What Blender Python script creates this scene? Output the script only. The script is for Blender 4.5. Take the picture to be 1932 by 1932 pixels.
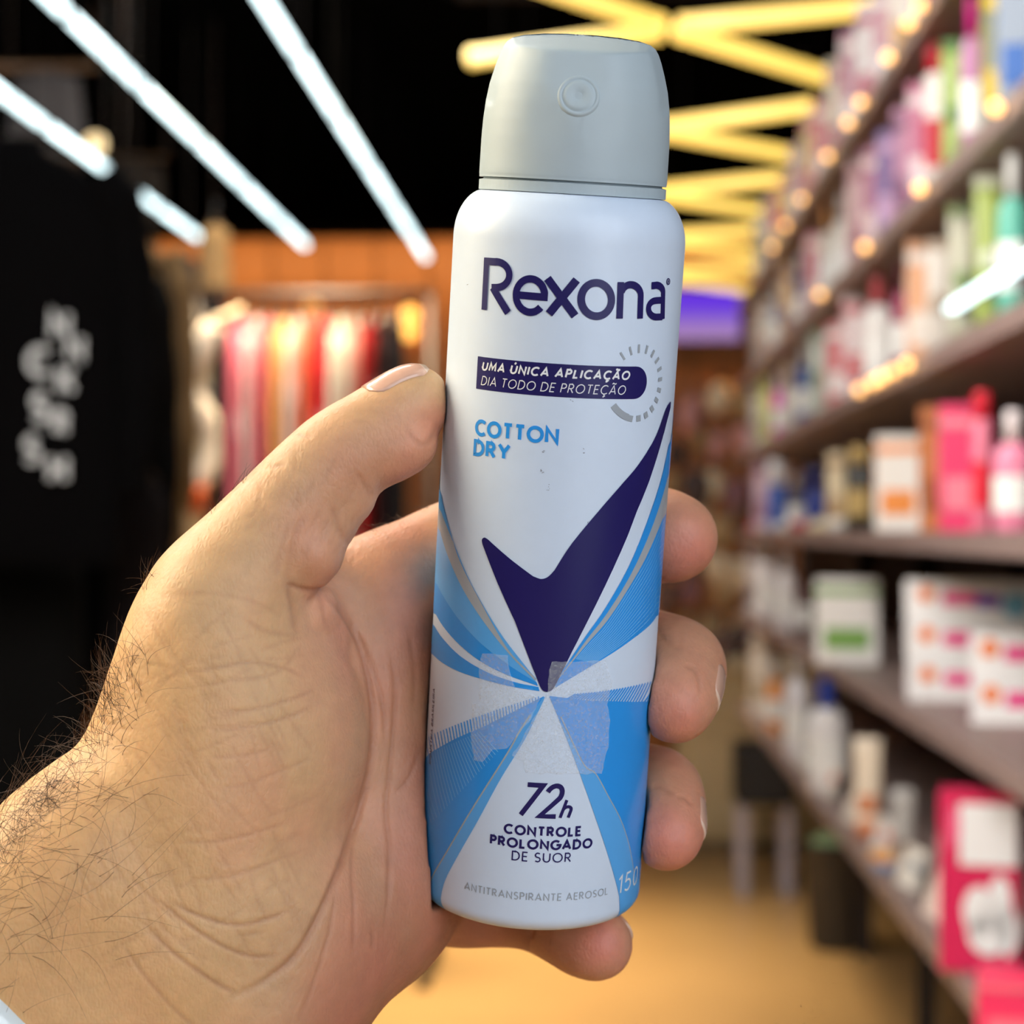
import bpy, bmesh, math, random
import numpy as np
from mathutils import Vector, Matrix, noise as mnoise
from mathutils.geometry import tessellate_polygon

for o in list(bpy.data.objects):
    bpy.data.objects.remove(o)
random.seed(7)
rng = np.random.default_rng(11)
SC = bpy.context.scene
COL = SC.collection

# ------------------------------------------------------------------ camera
F = 3650.0                      # focal length in pixels of the 1932 px frame
CX = CY = 966.0
cam_d = bpy.data.cameras.new('camera')
cam_d.sensor_width = 36.0
cam_d.lens = F / 1932.0 * 36.0
cam_d.clip_start = 0.01
cam_d.clip_end = 100
cam_d.dof.use_dof = True
cam_d.dof.focus_distance = 0.366
cam_d.dof.aperture_fstop = 15.5
cam = bpy.data.objects.new('camera', cam_d)
COL.objects.link(cam)
CAMH = 1.5
cam.location = (0, 0, CAMH)
cam.rotation_euler = (math.radians(90.53), 0, math.radians(2.57))
SC.camera = cam
bpy.context.view_layer.update()
MC = cam.matrix_world.copy()

# ------------------------------------------------------------------ world, lights, exposure
SC.view_settings.view_transform = 'Standard'
SC.view_settings.look = 'None'
SC.view_settings.gamma = 1.0
SC.view_settings.use_curve_mapping = False
SC.view_settings.exposure = 0.0
wd = bpy.data.worlds.new('world')
SC.world = wd
wd.use_nodes = True
wd.node_tree.nodes['Background'].inputs[0].default_value = (0.02, 0.018, 0.016, 1)
wd.node_tree.nodes['Background'].inputs[1].default_value = 0.3


def area_light(name, loc, target, size, energy, color, size_y=None):
    l = bpy.data.lights.new(name, 'AREA')
    l.energy = energy
    l.color = color
    l.shape = 'RECTANGLE'
    l.size = size
    l.size_y = size_y or size
    o = bpy.data.objects.new(name, l)
    COL.objects.link(o)
    o.location = loc
    d = Vector(target) - Vector(loc)
    o.rotation_euler = d.to_track_quat('-Z', 'Y').to_euler()
    return o


# unseen area lights: ceiling light behind the camera, added fills, back wall washer
area_light('unseen_area_light', (-0.2, -1.9, 3.2), (-0.05, 0.4, 1.35), 3.0, 39, (0.94, 0.97, 1.0))
area_light('unseen_area_light', (1.05, -0.75, 1.9), (0.0, 0.4, 1.36), 1.4, 27, (0.86, 0.93, 1.0))  # added fill for the can from the right, not a ceiling fixture
area_light('unseen_area_light', (-1.05, 0.5, 2.1), (-0.06, 0.38, 1.4), 0.8, 27, (1.0, 0.85, 0.6))  # warm light from the upper left, placed below ceiling height
area_light('unseen_area_light', (-0.55, 1.9, 3.2), (0.7, 3.9, 0.9), 0.8, 122, (1.0, 0.95, 0.9), 2.6)  # added out of frame to brighten the shelf stock
area_light('unseen_area_light', (-1.1, 5.4, 3.35), (-1.1, 6.6, 1.6), 1.4, 48, (1.0, 0.95, 0.9), 0.4)  # added out of frame to brighten the standing clothes rack
area_light('wall_washer', (-1.6, 12.15, 3.3), (-1.6, 12.6, 3.1), 5.2, 15, (1.0, 0.70, 0.34), 0.12)
fd = area_light('floor_downlight', (-0.95, 6.6, 3.3), (-0.85, 6.6, 0.0), 1.0, 52, (1.0, 0.82, 0.54))
fd.data.spread = math.radians(62)
SC.cycles.adaptive_threshold = 0.1
SC.cycles.adaptive_min_samples = 12
SC.cycles.max_bounces = 4
SC.cycles.diffuse_bounces = 2
SC.cycles.glossy_bounces = 2
SC.cycles.transmission_bounces = 2
SC.cycles.transparent_max_bounces = 6
SC.cycles.caustics_reflective = False
SC.cycles.caustics_refractive = False


# ------------------------------------------------------------------ helpers
def C(px, py, d):
    """photo pixel and depth -> camera-space point"""
    return Vector(((px - CX) / F * d, (CY - py) / F * d, -d))


def W(px, py, d):
    return MC @ C(px, py, d)


def srgb(r, g, b):
    f = lambda c: (c / 255 / 12.92) if c / 255 <= 0.04045 else ((c / 255 + 0.055) / 1.055) ** 2.4
    return (f(r), f(g), f(b), 1.0)


MATS = {}


def mat(name, col, rough=0.5, metal=0.0, emit=None, strength=0.0, noise=0.0, scale=20.0, bump=0.0, coat=0.0, sheen=0.0, spec=0.5):
    if name in MATS:
        return MATS[name]
    m = bpy.data.materials.new(name)
    m.use_nodes = True
    nt = m.node_tree
    b = nt.nodes['Principled BSDF']
    b.inputs['Base Color'].default_value = col if len(col) == 4 else (*col, 1)
    b.inputs['Roughness'].default_value = rough
    b.inputs['Metallic'].default_value = metal
    b.inputs['Coat Weight'].default_value = coat
    b.inputs['Sheen Weight'].default_value = sheen
    b.inputs['Specular IOR Level'].default_value = spec
    if emit is not None:
        b.inputs['Emission Color'].default_value = (*emit[:3], 1)
        b.inputs['Emission Strength'].default_value = strength
    if noise > 0 or bump > 0:
        tc = nt.nodes.new('ShaderNodeTexCoord')
        n = nt.nodes.new('ShaderNodeTexNoise')
        n.inputs['Scale'].default_value = scale
        n.inputs['Detail'].default_value = 5
        nt.links.new(tc.outputs['Object'], n.inputs['Vector'])
        if noise > 0:
            r = nt.nodes.new('ShaderNodeMapRange')
            r.inputs['To Min'].default_value = 1 - noise
            r.inputs['To Max'].default_value = 1 + noise
            nt.links.new(n.outputs['Fac'], r.inputs['Value'])
            mx = nt.nodes.new('ShaderNodeMix')
            mx.data_type = 'RGBA'
            mx.blend_type = 'MULTIPLY'
            mx.inputs['Factor'].default_value = 1
            mx.inputs['A'].default_value = col if len(col) == 4 else (*col, 1)
            nt.links.new(r.outputs['Result'], mx.inputs['B'])
            nt.links.new(mx.outputs['Result'], b.inputs['Base Color'])
        if bump > 0:
            bp = nt.nodes.new('ShaderNodeBump')
            bp.inputs['Strength'].default_value = bump
            nt.links.new(n.outputs['Fac'], bp.inputs['Height'])
            nt.links.new(bp.outputs['Normal'], b.inputs['Normal'])
    MATS[name] = m
    return m


def cmat(r, g, b, rough=0.45, tag='paint', **k):
    return mat('%s_%d_%d_%d' % (tag, r, g, b), srgb(r, g, b), rough, **k)


def link(name, me, material=None, parent=None, smooth=False):
    o = bpy.data.objects.new(name, me)
    COL.objects.link(o)
    if material is not None and not me.materials:
        me.materials.append(material)
    if parent is not None:
        o.parent = parent
    if smooth and len(me.polygons):
        me.polygons.foreach_set('use_smooth', [True] * len(me.polygons))
    return o


def bm_link(name, bm, material=None, parent=None, smooth=False):
    me = bpy.data.meshes.new(name)
    bm.to_mesh(me)
    bm.free()
    return link(name, me, material, parent, smooth)


def py_link(name, v, f, material=None, parent=None, smooth=False):
    me = bpy.data.meshes.new(name)
    me.from_pydata([tuple(p) for p in v], [], f)
    me.update()
    return link(name, me, material, parent, smooth)


def empty(name, loc=(0, 0, 0), rotz=0.0):
    o = bpy.data.objects.new(name, None)
    COL.objects.link(o)
    o.location = loc
    o.rotation_euler = (0, 0, rotz)
    return o


def tag(o, label, cat, group=None, kind=None):
    o['label'] = label
    o['category'] = cat
    if group:
        o['group'] = group
    if kind:
        o['kind'] = kind
    return o


def struct(o):
    o['kind'] = 'structure'
    return o


def box_bm(sx, sy, sz, cx=0, cy=0, cz=0, bevel=0.0, bm=None):
    own = bm is None
    bm = bm or bmesh.new()
    r = bmesh.ops.create_cube(bm, size=1)
    for v in r['verts']:
        v.co = Vector((v.co.x * sx + cx, v.co.y * sy + cy, v.co.z * sz + cz))
    if bevel > 0:
        es = list({e for v in r['verts'] for e in v.link_edges})
        bmesh.ops.bevel(bm, geom=es, offset=bevel, segments=2, affect='EDGES', profile=0.6)
    return bm


def lathe(prof, n=24, sx=1.0, sy=1.0, cx=0, cy=0):
    """prof: list of (r, z) bottom to top; closed with poles when r=0"""
    v, f = [], []
    rings = []
    for r, z in prof:
        if r < 1e-6:
            rings.append([len(v)])
            v.append((cx, cy, z))
        else:
            rings.append(list(range(len(v), len(v) + n)))
            for k in range(n):
                a = 2 * math.pi * k / n
                v.append((cx + r * sx * math.cos(a), cy + r * sy * math.sin(a), z))
    for a, b in zip(rings[:-1], rings[1:]):
        for k in range(n):
            k2 = (k + 1) % n
            if len(a) == 1 and len(b) == 1:
                continue
            if len(a) == 1:
                f.append((a[0], b[k2], b[k]))
            elif len(b) == 1:
                f.append((a[k], a[k2], b[0]))
            else:
                f.append((a[k], a[k2], b[k2], b[k]))
    return v, f


def tube(pts, rad, n=8, caps=True):
    """tube along points; rad: number or list"""
    pts = [Vector(p) for p in pts]
    rs = rad if isinstance(rad, (list, tuple)) else [rad] * len(pts)
    v, f = [], []
    ref = Vector((0.123, 0.456, 0.881)).normalized()
    for i, p in enumerate(pts):
        t = (pts[min(i + 1, len(pts) - 1)] - pts[max(i - 1, 0)]).normalized()
        a = t.cross(ref)
        if a.length < 1e-4:
            a = t.cross(Vector((1, 0, 0)))
        a.normalize()
        b = t.cross(a)
        for k in range(n):
            an = 2 * math.pi * k / n
            v.append(p + (a * math.cos(an) + b * math.sin(an)) * rs[i])
    for i in range(len(pts) - 1):
        for k in range(n):
            k2 = (k + 1) % n
            f.append((i * n + k, i * n + k2, (i + 1) * n + k2, (i + 1) * n + k))
    if caps:
        f.append(tuple(range(n - 1, -1, -1)))
        f.append(tuple((len(pts) - 1) * n + k for k in range(n)))
    return v, f


def catmull(pts, sub=6):
    P = [np.array(p, float) for p in pts]
    P = [2 * P[0] - P[1]] + P + [2 * P[-1] - P[-2]]
    out = []
    for i in range(1, len(P) - 2):
        for k in range(sub):
            t = k / sub
            a, b, c, d = P[i - 1], P[i], P[i + 1], P[i + 2]
            out.append(0.5 * (2 * b + (c - a) * t + (2 * a - 5 * b + 4 * c - d) * t * t + (3 * b - a - 3 * c + d) * t ** 3))
    out.append(P[-2])
    return out


# ------------------------------------------------------------------ the can's frame, in camera space
RB = 0.0225                                     # body radius
CB = C(997, 1686, 0.397)                        # bottom centre
CT = C(1073.5, 460, 0.3759)
AX = (CT - CB).normalized()
mid = (CB + CT) / 2
FR = (-mid - (-mid).dot(AX) * AX).normalized()
RT = AX.cross(FR).normalized()
MCAN = Matrix((( RT.x, -FR.x, AX.x, CB.x), (RT.y, -FR.y, AX.y, CB.y), (RT.z, -FR.z, AX.z, CB.z), (0, 0, 0, 1)))
MCAN_I = MCAN.inverted()


def lab(px, py, R=RB):
    """photo pixel on the can -> (arc length u, height s) on the cylinder"""
    o = MCAN_I @ Vector((0, 0, 0))
    d = (MCAN_I.to_3x3() @ Vector(((px - CX) / F, (CY - py) / F, -1))).normalized()
    a = d.x * d.x + d.y * d.y
    b = o.x * d.x + o.y * d.y
    # signed miss distance of the ray to the axis, and the height where it passes
    tm = -b / a
    q = o + d * tm
    miss = q.x * (-d.y) + q.y * d.x
    miss = (q.x * d.y - q.y * d.x) / math.sqrt(a)
    lim = 0.985 * R
    vx = math.atan2(o.x, -o.y)                  # bearing of the viewer around the axis
    t_ = abs(miss) / R
    if t_ <= 0.985:
        c = o.x * o.x + o.y * o.y - R * R
        t = (-b - math.sqrt(max(b * b - a * c, 0))) / a
        p = o + d * t
        return R * math.atan2(p.x, -p.y), p.z
    sgn = 1 if q.x > 0 else -1
    th = vx + sgn * (math.asin(0.985) + (t_ - 0.985) * 5.0)
    return R * th, q.z


def can_r(s):
    b = 0.0032
    if s < b:
        k = (b - max(s, 0)) / b
        return RB - b * (1 - math.sqrt(max(0, 1 - k * k)))
    return RB


S_SH = lab(1073, 452)[1]        # shoulder starts
S_NK = lab(1080, 366, 0.018)[1] # neck / collar bottom
# ------------------------------------------------------------------ stroke lettering (centre lines in a unit cap box)
def arc(cx, cy, rx, ry, a0, a1, n=14):
    return [(cx + rx * math.cos(math.radians(a0 + (a1 - a0) * k / n)), cy + ry * math.sin(math.radians(a0 + (a1 - a0) * k / n))) for k in range(n + 1)]


GL = {
    'A': (0.84, [[(0, 0), (0.42, 1), (0.84, 0)], [(0.14, 0.3), (0.7, 0.3)]]),
    'B': (0.6, [[(0, 0), (0, 1), (0.3, 1)] + arc(0.3, 0.76, 0.24, 0.24, 90, -90) + [(0, 0.52)], [(0.3, 0.52)] + arc(0.32, 0.26, 0.28, 0.26, 90, -90) + [(0, 0)]]),
    'C': (0.82, [arc(0.5, 0.5, 0.5, 0.5, 48, 312, 22)]),
    'D': (0.76, [[(0, 0), (0, 1), (0.26, 1)] + arc(0.26, 0.5, 0.5, 0.5, 90, -90, 16) + [(0, 0), (0, 0.1)]]),
    'E': (0.52, [[(0.52, 1), (0, 1), (0, 0), (0.52, 0)], [(0, 0.52), (0.46, 0.52)]]),
    'F': (0.5, [[(0.5, 1), (0, 1), (0, 0)], [(0, 0.5), (0.44, 0.5)]]),
    'G': (0.9, [arc(0.5, 0.5, 0.5, 0.5, 48, 360, 24) + [(0.56, 0.5)]]),
    'H': (0.7, [[(0, 0), (0, 1)], [(0.7, 0), (0.7, 1)], [(0, 0.5), (0.7, 0.5)]]),
    'I': (0.0, [[(0, 0), (0, 1)]]),
    'K': (0.66, [[(0, 0), (0, 1)], [(0.62, 1), (0.05, 0.45)], [(0.2, 0.6), (0.66, 0)]]),
    'L': (0.46, [[(0, 1), (0, 0), (0.46, 0)]]),
    'M': (0.92, [[(0, 0), (0.08, 1), (0.46, 0.25), (0.84, 1), (0.92, 0)]]),
    'N': (0.74, [[(0, 0), (0, 1), (0.74, 0), (0.74, 1)]]),
    'O': (1.0, [arc(0.5, 0.5, 0.5, 0.5, 0, 360, 30)]),
    'P': (0.54, [[(0, 0), (0, 1), (0.28, 1)] + arc(0.28, 0.74, 0.26, 0.26, 90, -90) + [(0, 0.48)]]),
    'R': (0.6, [[(0, 0), (0, 1), (0.28, 1)] + arc(0.28, 0.74, 0.26, 0.26, 90, -90) + [(0, 0.48)], [(0.24, 0.48), (0.6, 0)]]),
    'S': (0.54, [arc(0.27, 0.75, 0.25, 0.25, 35, 235, 12) + arc(0.27, 0.25, 0.27, 0.25, 55, -145, 14)]),
    'T': (0.6, [[(0, 1), (0.6, 1)], [(0.3, 1), (0.3, 0)]]),
    'U': (0.7, [[(0, 1), (0, 0.34)] + arc(0.35, 0.34, 0.35, 0.34, 180, 360, 14) + [(0.7, 1)]]),
    'Y': (0.76, [[(0, 1), (0.38, 0.46), (0.76, 1)], [(0.38, 0.46), (0.38, 0)]]),
    '7': (0.56, [[(0, 1), (0.56, 1), (0.1, 0)]]),
    '2': (0.56, [arc(0.28, 0.72, 0.27, 0.28, 165, -25, 12) + [(0, 0), (0.58, 0)]]),
    '1': (0.2, [[(0, 0.8), (0.2, 1), (0.2, 0)]]),
    '5': (0.5, [[(0.46, 1), (0.08, 1), (0.03, 0.56)] + arc(0.22, 0.31, 0.28, 0.31, 118, -140, 14)]),
    '0': (0.54, [arc(0.27, 0.5, 0.27, 0.5, 0, 360, 24)]),
    'h': (0.4, [[(0, 0), (0, 1)], [(0, 0.4)] + arc(0.2, 0.42, 0.2, 0.2, 170, 0, 8) + [(0.4, 0)]]),
    'm': (0.6, [[(0, 0), (0, 0.62)], arc(0.15, 0.44, 0.15, 0.18, 180, 0, 8) + [(0.3, 0)], arc(0.45, 0.44, 0.15, 0.18, 180, 0, 8) + [(0.6, 0)]]),
    'l': (0.0, [[(0, 0), (0, 1)]]),
}
GL['Ú'] = (GL['U'][0], GL['U'][1] + [[(0.3, 1.2), (0.46, 1.42)]])
GL['Ó'] = (GL['O'][0], GL['O'][1] + [[(0.46, 1.2), (0.62, 1.42)]])
GL['Ã'] = (GL['A'][0], GL['A'][1] + [[(0.16, 1.18), (0.28, 1.3), (0.42, 1.24), (0.56, 1.18), (0.68, 1.3)]])
GL['Ç'] = (GL['C'][0], GL['C'][1] + [[(0.52, 0), (0.5, -0.16), (0.62, -0.22), (0.5, -0.34), (0.36, -0.32)]])


def ribbon(pts, t, polys):
    """polyline -> quads of width t appended to polys (each a list of 2D points)"""
    pts = [np.array(p, float) for p in pts]
    closed = np.linalg.norm(pts[0] - pts[-1]) < 1e-9 and len(pts) > 3
    if closed:
        pts = pts[:-1]
    n = len(pts)
    L, R = [], []
    for i in range(n):
        a = pts[(i - 1) % n] if (closed or i > 0) else None
        b = pts[(i + 1) % n] if (closed or i < n - 1) else None
        p = pts[i]
        ds = []
        if a is not None:
            d = p - a; ds.append(d / (np.linalg.norm(d) + 1e-12))
        if b is not None:
            d = b - p; ds.append(d / (np.linalg.norm(d) + 1e-12))
        ns = [np.array((-d[1], d[0])) for d in ds]
        m = sum(ns)
        ln = np.linalg.norm(m)
        if ln < 0.3:
            m = ns[0]
        else:
            m = m / ln
            m = m / max(m @ ns[0], 0.45)
        L.append(p + m * t / 2)
        R.append(p - m * t / 2)
    for i in range(n if closed else n - 1):
        j = (i + 1) % n
        polys.append([R[i], R[j], L[j], L[i]])


def text_polys(txt, u0, u1, s0, s1, t, slant=0.0, gap=0.2):
    """lettering between arc lengths u0..u1, baseline s0, cap line s1; t stroke as a share of the cap height"""
    H = s1 - s0
    x = 0.0
    items = []
    for ch in txt:
        if ch == ' ':
            x += 0.42
            continue
        w, st = GL[ch]
        items.append((x, st))
        x += w * (1 - t) + t + gap
    total = x - gap
    k = (u1 - u0) / total
    polys = []
    for x0, st in items:
        for poly in st:
            pts = []
            for (a, b) in poly:
                yy = t / 2 + b * (1 - t)
                xx = x0 + t / 2 + a * (1 - t) + slant * yy
                pts.append((u0 + xx * k, s0 + yy * H))
            # keep the stroke even in both directions
            ribbon(pts, t * H, polys)
    return polys


def wrap_mesh(polys, layer, holes=False, ustep=0.0016):
    """flat (u, s) polygons -> a print lying on the can"""
    bm = bmesh.new()
    for poly in polys:
        if len(poly) == 4:
            vs = [bm.verts.new((p[0], p[1], 0)) for p in poly]
            try:
                bm.faces.new(vs)
            except ValueError:
                pass
        else:
            vs = [bm.verts.new((p[0], p[1], 0)) for p in poly]
            for tri in tessellate_polygon([[Vector((p[0], p[1], 0)) for p in poly]]):
                try:
                    bm.faces.new([vs[i] for i in tri])
                except ValueError:
                    pass
    us = [v.co.x for v in bm.verts]
    lo, hi = min(us), max(us)
    k = math.ceil(lo / ustep)
    while k * ustep < hi:
        bmesh.ops.bisect_plane(bm, geom=bm.verts[:] + bm.edges[:] + bm.faces[:], plane_co=(k * ustep, 0, 0), plane_no=(1, 0, 0), dist=1e-7)
        k += 1
    if min(v.co.y for v in bm.verts) < 0.004:
        for s in (0.0005, 0.001, 0.0016, 0.0024, 0.0032):
            bmesh.ops.bisect_plane(bm, geom=bm.verts[:] + bm.edges[:] + bm.faces[:], plane_co=(0, s, 0), plane_no=(0, 1, 0), dist=1e-7)
    for v in bm.verts:
        u, s = v.co.x, v.co.y
        r = can_r(s) + 0.00003 * layer
        th = u / RB
        v.co = Vector((r * math.sin(th), -r * math.cos(th), s))
    bmesh.ops.recalc_face_normals(bm, faces=bm.faces[:])
    for f in bm.faces:
        c = f.calc_center_median()
        if f.normal.x * c.x + f.normal.y * c.y < 0:
            f.normal_flip()
    return bm


# ------------------------------------------------------------------ aerosol can
def label_white():
    m = mat('can_white', srgb(210, 224, 244), 0.42, coat=0.1, noise=0.02, scale=400)
    return m


white = label_white()
navy = mat('print_navy', srgb(30, 24, 92), 0.35, coat=0.2, noise=0.05, scale=3000)
blue = mat('print_blue', srgb(44, 150, 236), 0.35, coat=0.2)
blue2 = mat('print_mid_blue', srgb(92, 172, 240), 0.35, coat=0.2)
blue3 = mat('print_pale_blue', srgb(130, 196, 246), 0.35, coat=0.2)
silver = mat('print_silver', srgb(168, 174, 182), 0.35)
grey = mat('print_grey', srgb(158, 166, 176), 0.4)
capmat = mat('cap_plastic', srgb(172, 186, 194), 0.5)
b_ = capmat.node_tree.nodes['Principled BSDF']
b_.inputs['Subsurface Weight'].default_value = 0.0
b_.inputs['Subsurface Radius'].default_value = (0.004, 0.004, 0.003)
b_.inputs['Subsurface Scale'].default_value = 1.0
paper = mat('print_white', srgb(236, 238, 242), 0.35, coat=0.2)

can = empty('aerosol_can')
can.matrix_world = MC @ MCAN
tag(can, 'white and blue aerosol deodorant can gripped in the hand', 'aerosol can')

prof = [(0, 0.0012), (0.0165, 0.0012), (0.0172, 0.0), (0.0190, 0.0)]
for k in range(1, 9):
    s = 0.0032 * (1 - math.cos(math.pi / 2 * k / 8))
    prof.append((can_r(s), s))
prof += [(RB, 0.02), (RB, 0.07), (RB, S_SH - 0.0006)]
HS = S_NK - S_SH
for k in range(1, 13):
    a = math.pi / 2 * k / 12
    prof.append((0.0172 + (RB - 0.0172) * math.cos(a) ** 1.12, S_SH - 0.0006 + (HS + 0.0006) * math.sin(a)))
prof += [(0.0170, S_NK), (0, S_NK)]
v, f = lathe(prof, 96)
body = py_link('can_body', v, f, white, can, True)

# collar and cap
RC = 0.0181
v, f = lathe([(0, S_NK), (RC, S_NK), (RC, S_NK + 0.0019), (RC - 0.0008, S_NK + 0.0021), (RC - 0.0008, S_NK + 0.0026), (0, S_NK + 0.0026)], 96)
py_link('cap_collar', v, f, capmat, can)
S0 = S_NK + 0.0024
S1 = lab(1098, 56, 0.012)[1]
HC = S1 - S0
cp = [(0.0, 0.0), (1.0, 0.0), (1.0, 0.012), (1.003, 0.03), (1.0, 0.28), (0.992, 0.40), (0.975, 0.52), (0.945, 0.64), (0.90, 0.75), (0.855, 0.84), (0.82, 0.895), (0.785, 0.93), (0.73, 0.955), (0.62, 0.975), (0.42, 0.991), (0.2, 0.999), (0, 1.0)]
cpf = []
for (r0, z0), (r1, z1) in zip(cp[:-1], cp[1:]):
    for k in range(6):
        t = k / 6
        cpf.append((r0 + (r1 - r0) * t, z0 + (z1 - z0) * t))
cpf.append(cp[-1])
v, f = lathe([(r * RC, S0 + z * HC) for r, z in cpf], 144)
OUT = np.array([(sg * r * RC, S0 + z * HC) for sg in (-1, 1) for r, z in cpf if z > 0.5])


def cap_front(x, z):
    """how far the leaning front face of the cap stands out at (x, z)"""
    d = float(np.sqrt(((OUT - np.array((x, z))) ** 2).sum(1).min()))
    a1 = 0.001 + 3.5 * d
    a2 = 0.0132 + 0.30 * d
    k = 0.0022
    h = max(k - abs(a1 - a2), 0) / k
    return min(a1, a2) - h * h * k / 4


vv = []
for (x, y, z) in v:
    if y < 0 and z > S0 + 0.0015:
        lim = cap_front(x, z)
        k = 0.0008
        h = max(k - abs(-y - lim), 0) / k
        y = -(min(-y, lim) - h * h * k / 4)
    vv.append((x, y, z))
cap = py_link('cap', vv, f, capmat, can, True)
# nozzle ring on the front of the cap
un, sn = lab(1097, 181, 0.0165)
t = (sn - S0) / HC
yn = -cap_front(0.0, sn)
nr = 0.0033
tilt = 0.29
vv, ff = [], []
N = 40
ringp = [(0.00, 0.00052), (0.0006, 0.00048), (0.0011, 0.0002), (0.0019, 0.00012), (0.0026, 0.00016), (0.0030, 0.00034), (0.0033, 0.00034), (0.0036, 0.0001), (0.0038, -0.0002)]
ringp = [(0.0, -0.0001), (0.0006, -0.00005), (0.0012, 0.0002), (0.0022, 0.00034), (0.0028, 0.00026), (0.0030, 0.00004), (0.0032, 0.00004), (0.0034, 0.00024), (0.0038, 0.00006), (0.0041, -0.0004)]
v, f = lathe([(r, z) for r, z in ringp], N)
Mn = Matrix.Translation((0.0001, yn, sn)) @ Matrix.Rotation(math.radians(90) - tilt, 4, 'X')
py_link('spray_nozzle', [Mn @ Vector(p) for p in v], f, capmat, cap, True)


def stamp(name, polys, material, layer, parent=body, label=None):
    o = bm_link(name, wrap_mesh(polys, layer), material, parent, True)
    if label:
        o['label'] = label
    return o


def pxpoly(pts):
    return [lab(*p) for p in pts]


def smooth_px(pts, sub=5):
    return [tuple(p) for p in catmull(pts, sub)]


def band(edge_a, edge_b):
    """area between two pixel curves that run the same way"""
    return [pxpoly(smooth_px(edge_a) + smooth_px(edge_b)[::-1])]


# big tick
tick_l = [(1264.5, 757), (1256, 770), (1235, 826), (1204, 876), (1173, 913), (1135, 957), (1079, 1025), (1046, 1076)]
tick = smooth_px(tick_l, 4) + smooth_px([(1046, 1076), (1034, 1088), (1021, 1092), (1006, 1087)], 4)[1:] + \
    [(965, 1056), (922, 1018)] + smooth_px([(922, 1018), (915, 1014), (910, 1018), (911, 1026)], 4)[1:] + \
    [(939, 1099), (972, 1172), (1002, 1251), (1018, 1292)] + smooth_px([(1018, 1292), (1024, 1302), (1033, 1305), (1043, 1300), (1051, 1286)], 4)[1:] + \
    [(1078, 1231), (1108, 1172), (1141, 1105), (1184, 1009), (1200, 966), (1224, 907), (1241, 854), (1257, 795), (1264, 768)]
stamp('tick_emblem', [pxpoly(tick)], navy, 5, label='dark navy tick emblem')

# swooshes on the viewer's right of the tick
R1a = [(1276, 780), (1264, 826), (1246, 906), (1217, 993), (1184, 1072), (1141, 1148), (1104, 1201), (1074, 1246), (1048, 1284)]
R1b = [(1282, 810), (1265, 876), (1246, 946), (1220, 1018), (1186, 1090), (1144, 1158), (1107, 1206), (1076, 1249), (1048, 1286)]
R2b = [(1286, 870), (1268, 930), (1245, 990), (1217, 1054), (1184, 1112), (1146, 1170), (1109, 1213), (1077, 1252), (1048, 1288)]
R3b = [(1276, 1080), (1258, 1130), (1242, 1157), (1224, 1181), (1190, 1208), (1157, 1231), (1108, 1261), (1048, 1297)]
stamp('swoosh_stripe', band(R1a, R1b), blue, 4)
stamp('swoosh_stripe', band(R1b, R2b), silver, 3)
stamp('swoosh_panel', band(R2b, R3b), blue, 2)
lines = []
for k in range(1, 15):
    w = k / 15.5
    A = smooth_px([tuple(np.array(a) * (1 - w) + np.array(b) * w) for a, b in zip(R2b[:4] + R2b[5:], [R3b[0]] + R3b[1:])][:], 4)
    A = A[:int(len(A) * 0.86)]
    ribbon([lab(*p) for p in A], 0.00013, lines)
stamp('pinstripe', lines, blue3, 3)

# swooshes on the viewer's left of the tick
L1a = [(822, 850), (831, 920), (846, 986), (869, 1059), (909, 1138), (959, 1225), (1012, 1280)]
L1b = [(815, 900), (834, 966), (856, 1022), (890, 1101), (941, 1189), (989, 1253), (1012, 1281)]
L2b = [(812, 930), (828, 990), (846, 1049), (875, 1113), (914, 1174), (963, 1236), (1010, 1284)]
L3b = [(800, 1050), (822, 1095), (839, 1128), (869, 1172), (909, 1215), (959, 1254), (1013, 1288)]
L4b = [(798, 1105), (816, 1145), (836, 1181), (869, 1218), (912, 1251), (959, 1274), (1015, 1294)]
L5b = [(796, 1130), (814, 1168), (833, 1201), (869, 1238), (919, 1268), (972, 1287), (1016, 1296)]
L6b = [(796, 1212), (813, 1231), (836, 1251), (869, 1268), (909, 1281), (959, 1294), (1018, 1304)]
stamp('swoosh_stripe', band(L1a, L1b), blue2, 5)
stamp('swoosh_stripe', band(L1b, L2b), silver, 4)
stamp('swoosh_panel', band(L2b, L3b), blue2, 3)
stamp('swoosh_panel', band(L3b, L4b), blue, 2)
stamp('swoosh_panel', band(L5b, L6b), blue, 2)

# lower fan
TL = [(1028, 1316), (992, 1392), (945, 1469), (902, 1548), (859, 1624), (838, 1667), (829, 1712)]
TLs = [(1026, 1314), (985, 1372), (957, 1422), (892, 1525), (843, 1608), (815, 1657), (800, 1706)]
FT = [(1025, 1314), (972, 1341), (912, 1371), (859, 1394), (806, 1424), (780, 1440)]
FB = [(1025, 1313), (959, 1419), (892, 1525), (843, 1608), (815, 1657), (800, 1706)]


def to_bottom(pts):
    return pts


def clampb(poly):
    return [(u, max(s, 0.0004)) for u, s in poly]


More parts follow.
